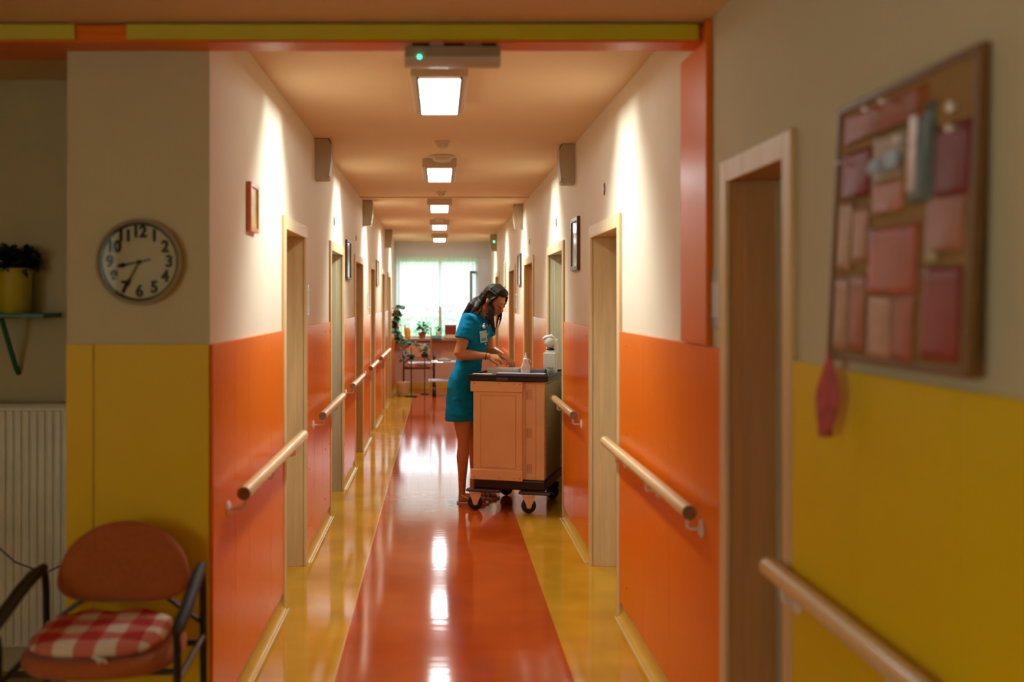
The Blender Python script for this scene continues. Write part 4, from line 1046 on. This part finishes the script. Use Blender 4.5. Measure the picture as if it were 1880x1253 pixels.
# ------------------------------------------------------------------ end-of-corridor furniture
brownf = c('terracotta_fabric', (.50, .17, .07), .8, var=.05)
ec = armchair('armchair', 'terracotta armchair under the end window, white cushion on its seat', (-.36, 17.5, .0), R(2), seatm=brownf)
o = G().loft([((0, 0, z), (1, 0, 0), (0, 1, 0), .20*s, .18*s) for z, s in ((0, .9), (.01, 1), (.03, 1), (.04, .9))], 32, 3.5).build('seat_cushion', c('white_cushion', (.75, .76, .80), .8)); o.location = (-.355, 17.47, .491)
tag(o, 'white cushion lying on the terracotta armchair under the window', 'cushion')
dark = c('leaf_dark', (.015, .10, .03), .5, var=.4); teal = c('leaf_teal', (.03, .20, .10), .5, var=.4); vio = c('leaf_violet', (.12, .16, .13), .5, var=.6, scale=30)
plant('standing_plant', 'tall-stemmed plant in a white floor pot left of the end armchair', (-.615, 17.0, 0), [(.085, 0), (.09, .005), (.115, .20), (.120, .20), (.120, .225), (.105, .225), (.1, .2), (.01, .19)], c('pot_white', (.80, .62, .46), .5),
      [(34, .07, .40, .60, .06, .045, .1), (8, .03, .36, .44, .07, .04, -.3)], vio, [(0, 0, .2), (.01, 0, .45)])
t = thing('plant_stand', 'thin black stand holding a plant before the end armchair', 'plant stand', (-.47, 16.75, 0))
G().tube([(0, 0, .02), (0, 0, .62)], .010, 10).build('post', M['black'], t); G().lathe([(.10, 0), (.10, .012), (.02, .022)]).build('base', M['black'], t); G().lathe([(.02, .61), (.075, .62), (.075, .63)]).build('plate', M['black'], t)
plant('potted_plant', 'dark green plant on the thin black stand by the end window', (-.47, 16.75, .631), [(.04, 0), (.055, .07), (.05, .07)], c('dark_pot', (.05, .04, .03), .5), [(12, .05, -.02, .02, .06, .04, .0), (34, .09, .17, .23, .07, .05, .0)], dark, [(0, 0, .12)])
plant('potted_plant', 'teal green plant on a slim black pot stand right of the end armchair back', (-.255, 17.2, 0), [(.07, 0), (.07, .01), (.008, .015), (.008, .62), (.055, .63), (.06, .69), (.01, .69)], M['black'], [(44, .06, .0, .18, .07, .05, .0)], teal, [(0, 0, .12)])
plant('potted_plant', 'bushy dark green plant in a terracotta pot on the window sill', (-.31, 18.19, .916), [(.05, 0), (.07, .11), (.065, .11)], c('terracotta', (.55, .16, .06), .7), [(90, .08, -.05, .17, .09, .05, .4)], dark, [(0, 0, .1)])
plant('potted_plant', 'small fresh green plant in a white pot on the window sill', (-.015, 18.2, .916), [(.045, 0), (.062, .12), (.057, .12)], M['white'], [(50, .04, 0, .07, .06, .03, .8)], c('leaf_fresh', (.08, .36, .12), .5, var=.3), [(0, 0, .05)])
# hanging ivy on the left wall near the window
t = thing('hanging_ivy', 'trailing dark ivy hanging in a wall pot on the left by the end window', 'plant', (-.735, 17.2, 1.33))
G().lathe([(.04, 0), (.062, .10), (.058, .10)]).build('pot', c('ivy_pot', (.2, .17, .13), .6), t)
G().tube([(0, 0, .05), (-.06, 0, .14), (-.078, 0, .14)], .006, 6).build('wall_hook', M['black'], t)
g = G(); rr = random.Random(5)
for q in range(210):
    z = .20-.66*rr.random()**.9; cx = .05*math.sin(z*9)+.07*max(0, -z)*1.2
    g.leaf((max(-.06, cx+rr.gauss(0, .035)), rr.gauss(0, .04), z), (rr.gauss(0, 1), rr.gauss(0, 1)-.5, rr.gauss(-.3, .6)), (0, 0, 1), .07, .055)
g.build('ivy_leaves', dark, t)
G().tube([(0, 0, .10), (.06, -.02, .06), (.07, -.02, -.1), (.09, -.02, -.28), (.12, -.02, -.44)], .004, 6).build('vine', c('vine', (.05, .09, .03), .6), t)
# sill objects
t = thing('paper_figure', 'yellow-orange paper tulip standing on the left of the window sill', 'ornament', (-.585, 18.17, .916))
ym = c('yolk_paper', (.90, .48, .06), .6)
G().lathe([(.045, 0), (.05, .01), (.050, .14), (.04, .17), (.02, .20)], (.015, 0, 0)).build('flower_body', ym, t)
G().poly([(-.05, 0, .05), (-.01, 0, .05), (-.02, 0, .20), (-.045, 0, .28), (-.06, 0, .18)], (0, .012, 0)).build('petal', ym, t, smooth=0)
t = thing('red_case', 'dark red case standing on the right of the window sill', 'case', (.19, 18.19, .99))
G().box(-.095, .11, -.07, .07, 0, .15, bev=.01).build('case_body', c('case_red', (.28, .015, .012), .4), t, smooth=0)
G().box(-.097, .112, -.072, .072, .15, .17, bev=.004).build('lid', c('case_lid', (.20, .02, .015), .4), t, smooth=0)
t = thing('cloth_pile', 'cream and orange folded cloths below the red case on the sill', 'cloth', (.235, 18.18, .916))
G().loft([((0, 0, z), (1, 0, 0), (0, 1, 0), a_, b_) for z, a_, b_ in ((0, .16, .07), (.02, .17, .075), (.045, .16, .07), (.06, .13, .06), (.071, .12, .06))], 24, 3).build('cloth_stack', c('cream_cloth', (.72, .52, .34), .9), t)
t = thing('teal_box', 'flat teal box on the sill in front of the small white pot', 'box', (-.06, 18.03+.05, .916))
G().box(-.09, .10, -.03, .03, 0, .05, bev=.006).build('box_body', c('teal_plastic', (.10, .38, .40), .4), t, smooth=0)
G().box(-.085, .095, -.028, .028, .05, .058, bev=.002).build('lid', c('teal_lid', (.25, .52, .52), .4), t, smooth=0)
# low trolley
t = thing('serving_trolley', 'low metal trolley with two pale shelves behind the woman near the window', 'trolley', (.08, 16.95, 0))
pale = c('pale_blue_shelf', (.62, .66, .72), .35)
G().box(-.27, .27, -.20, .20, .245, .268, bev=.004).build('lower_shelf', pale, t, smooth=0)
G().box(-.02, .27, -.20, .20, .560, .580, bev=.004).build('upper_shelf', c('grey_shelf', (.50, .50, .48), .35), t, smooth=0)
for sx, sy in ((-1, -1), (-1, 1), (1, -1), (1, 1)):
    hgt = 1.16 if sx < 0 else .60
    G().tube([(sx*.255+(.03 if sx < 0 else 0), sy*.185, .14), (sx*.255+(.03 if sx < 0 else 0), sy*.185, hgt)], .009, 10).build('upright', M['steel'], t)
G().tube([(-.225, -.185, 1.155), (-.225, .185, 1.155)], .009, 10).build('push_handle', M['steel'], t)
for yy in (-.185, .185): G().tube([(-.225, yy, .57), (.255, yy, .57)], .008, 10).build('side_rail', M['steel'], t)
for sx in (-.17, .22):
    for sy in (-.15, .15):
        cs = G().box(sx-.02, sx+.02, sy-.026, sy+.026, .13, .246, bev=.003).build('caster', M['black'], t, smooth=0)
        G().lathe([(.02, -.03), (.078, -.03), (.085, -.020), (.085, .020), (.078, .03), (.02, .03)], (sx, sy, .086), 28, 'x').build('wheel', M['rubber'], cs)
o = G().loft([((0, 0, z), (1, 0, 0), (0, 1, 0), a_, b_) for z, a_, b_ in ((0, .11, .09), (.015, .12, .10), (.04, .08, .07), (.055, .03, .03))], 24).build('folded_towel', c('taupe_towel', (.26, .22, .18), .95)); o.location = (.08, 16.95, .581)
tag(o, 'grey-brown towel heaped on the upper trolley shelf', 'towel')

pn.location = (PX-.010, PY+.09, 0); pn.scale = (1.012, 1.012, 1.012)
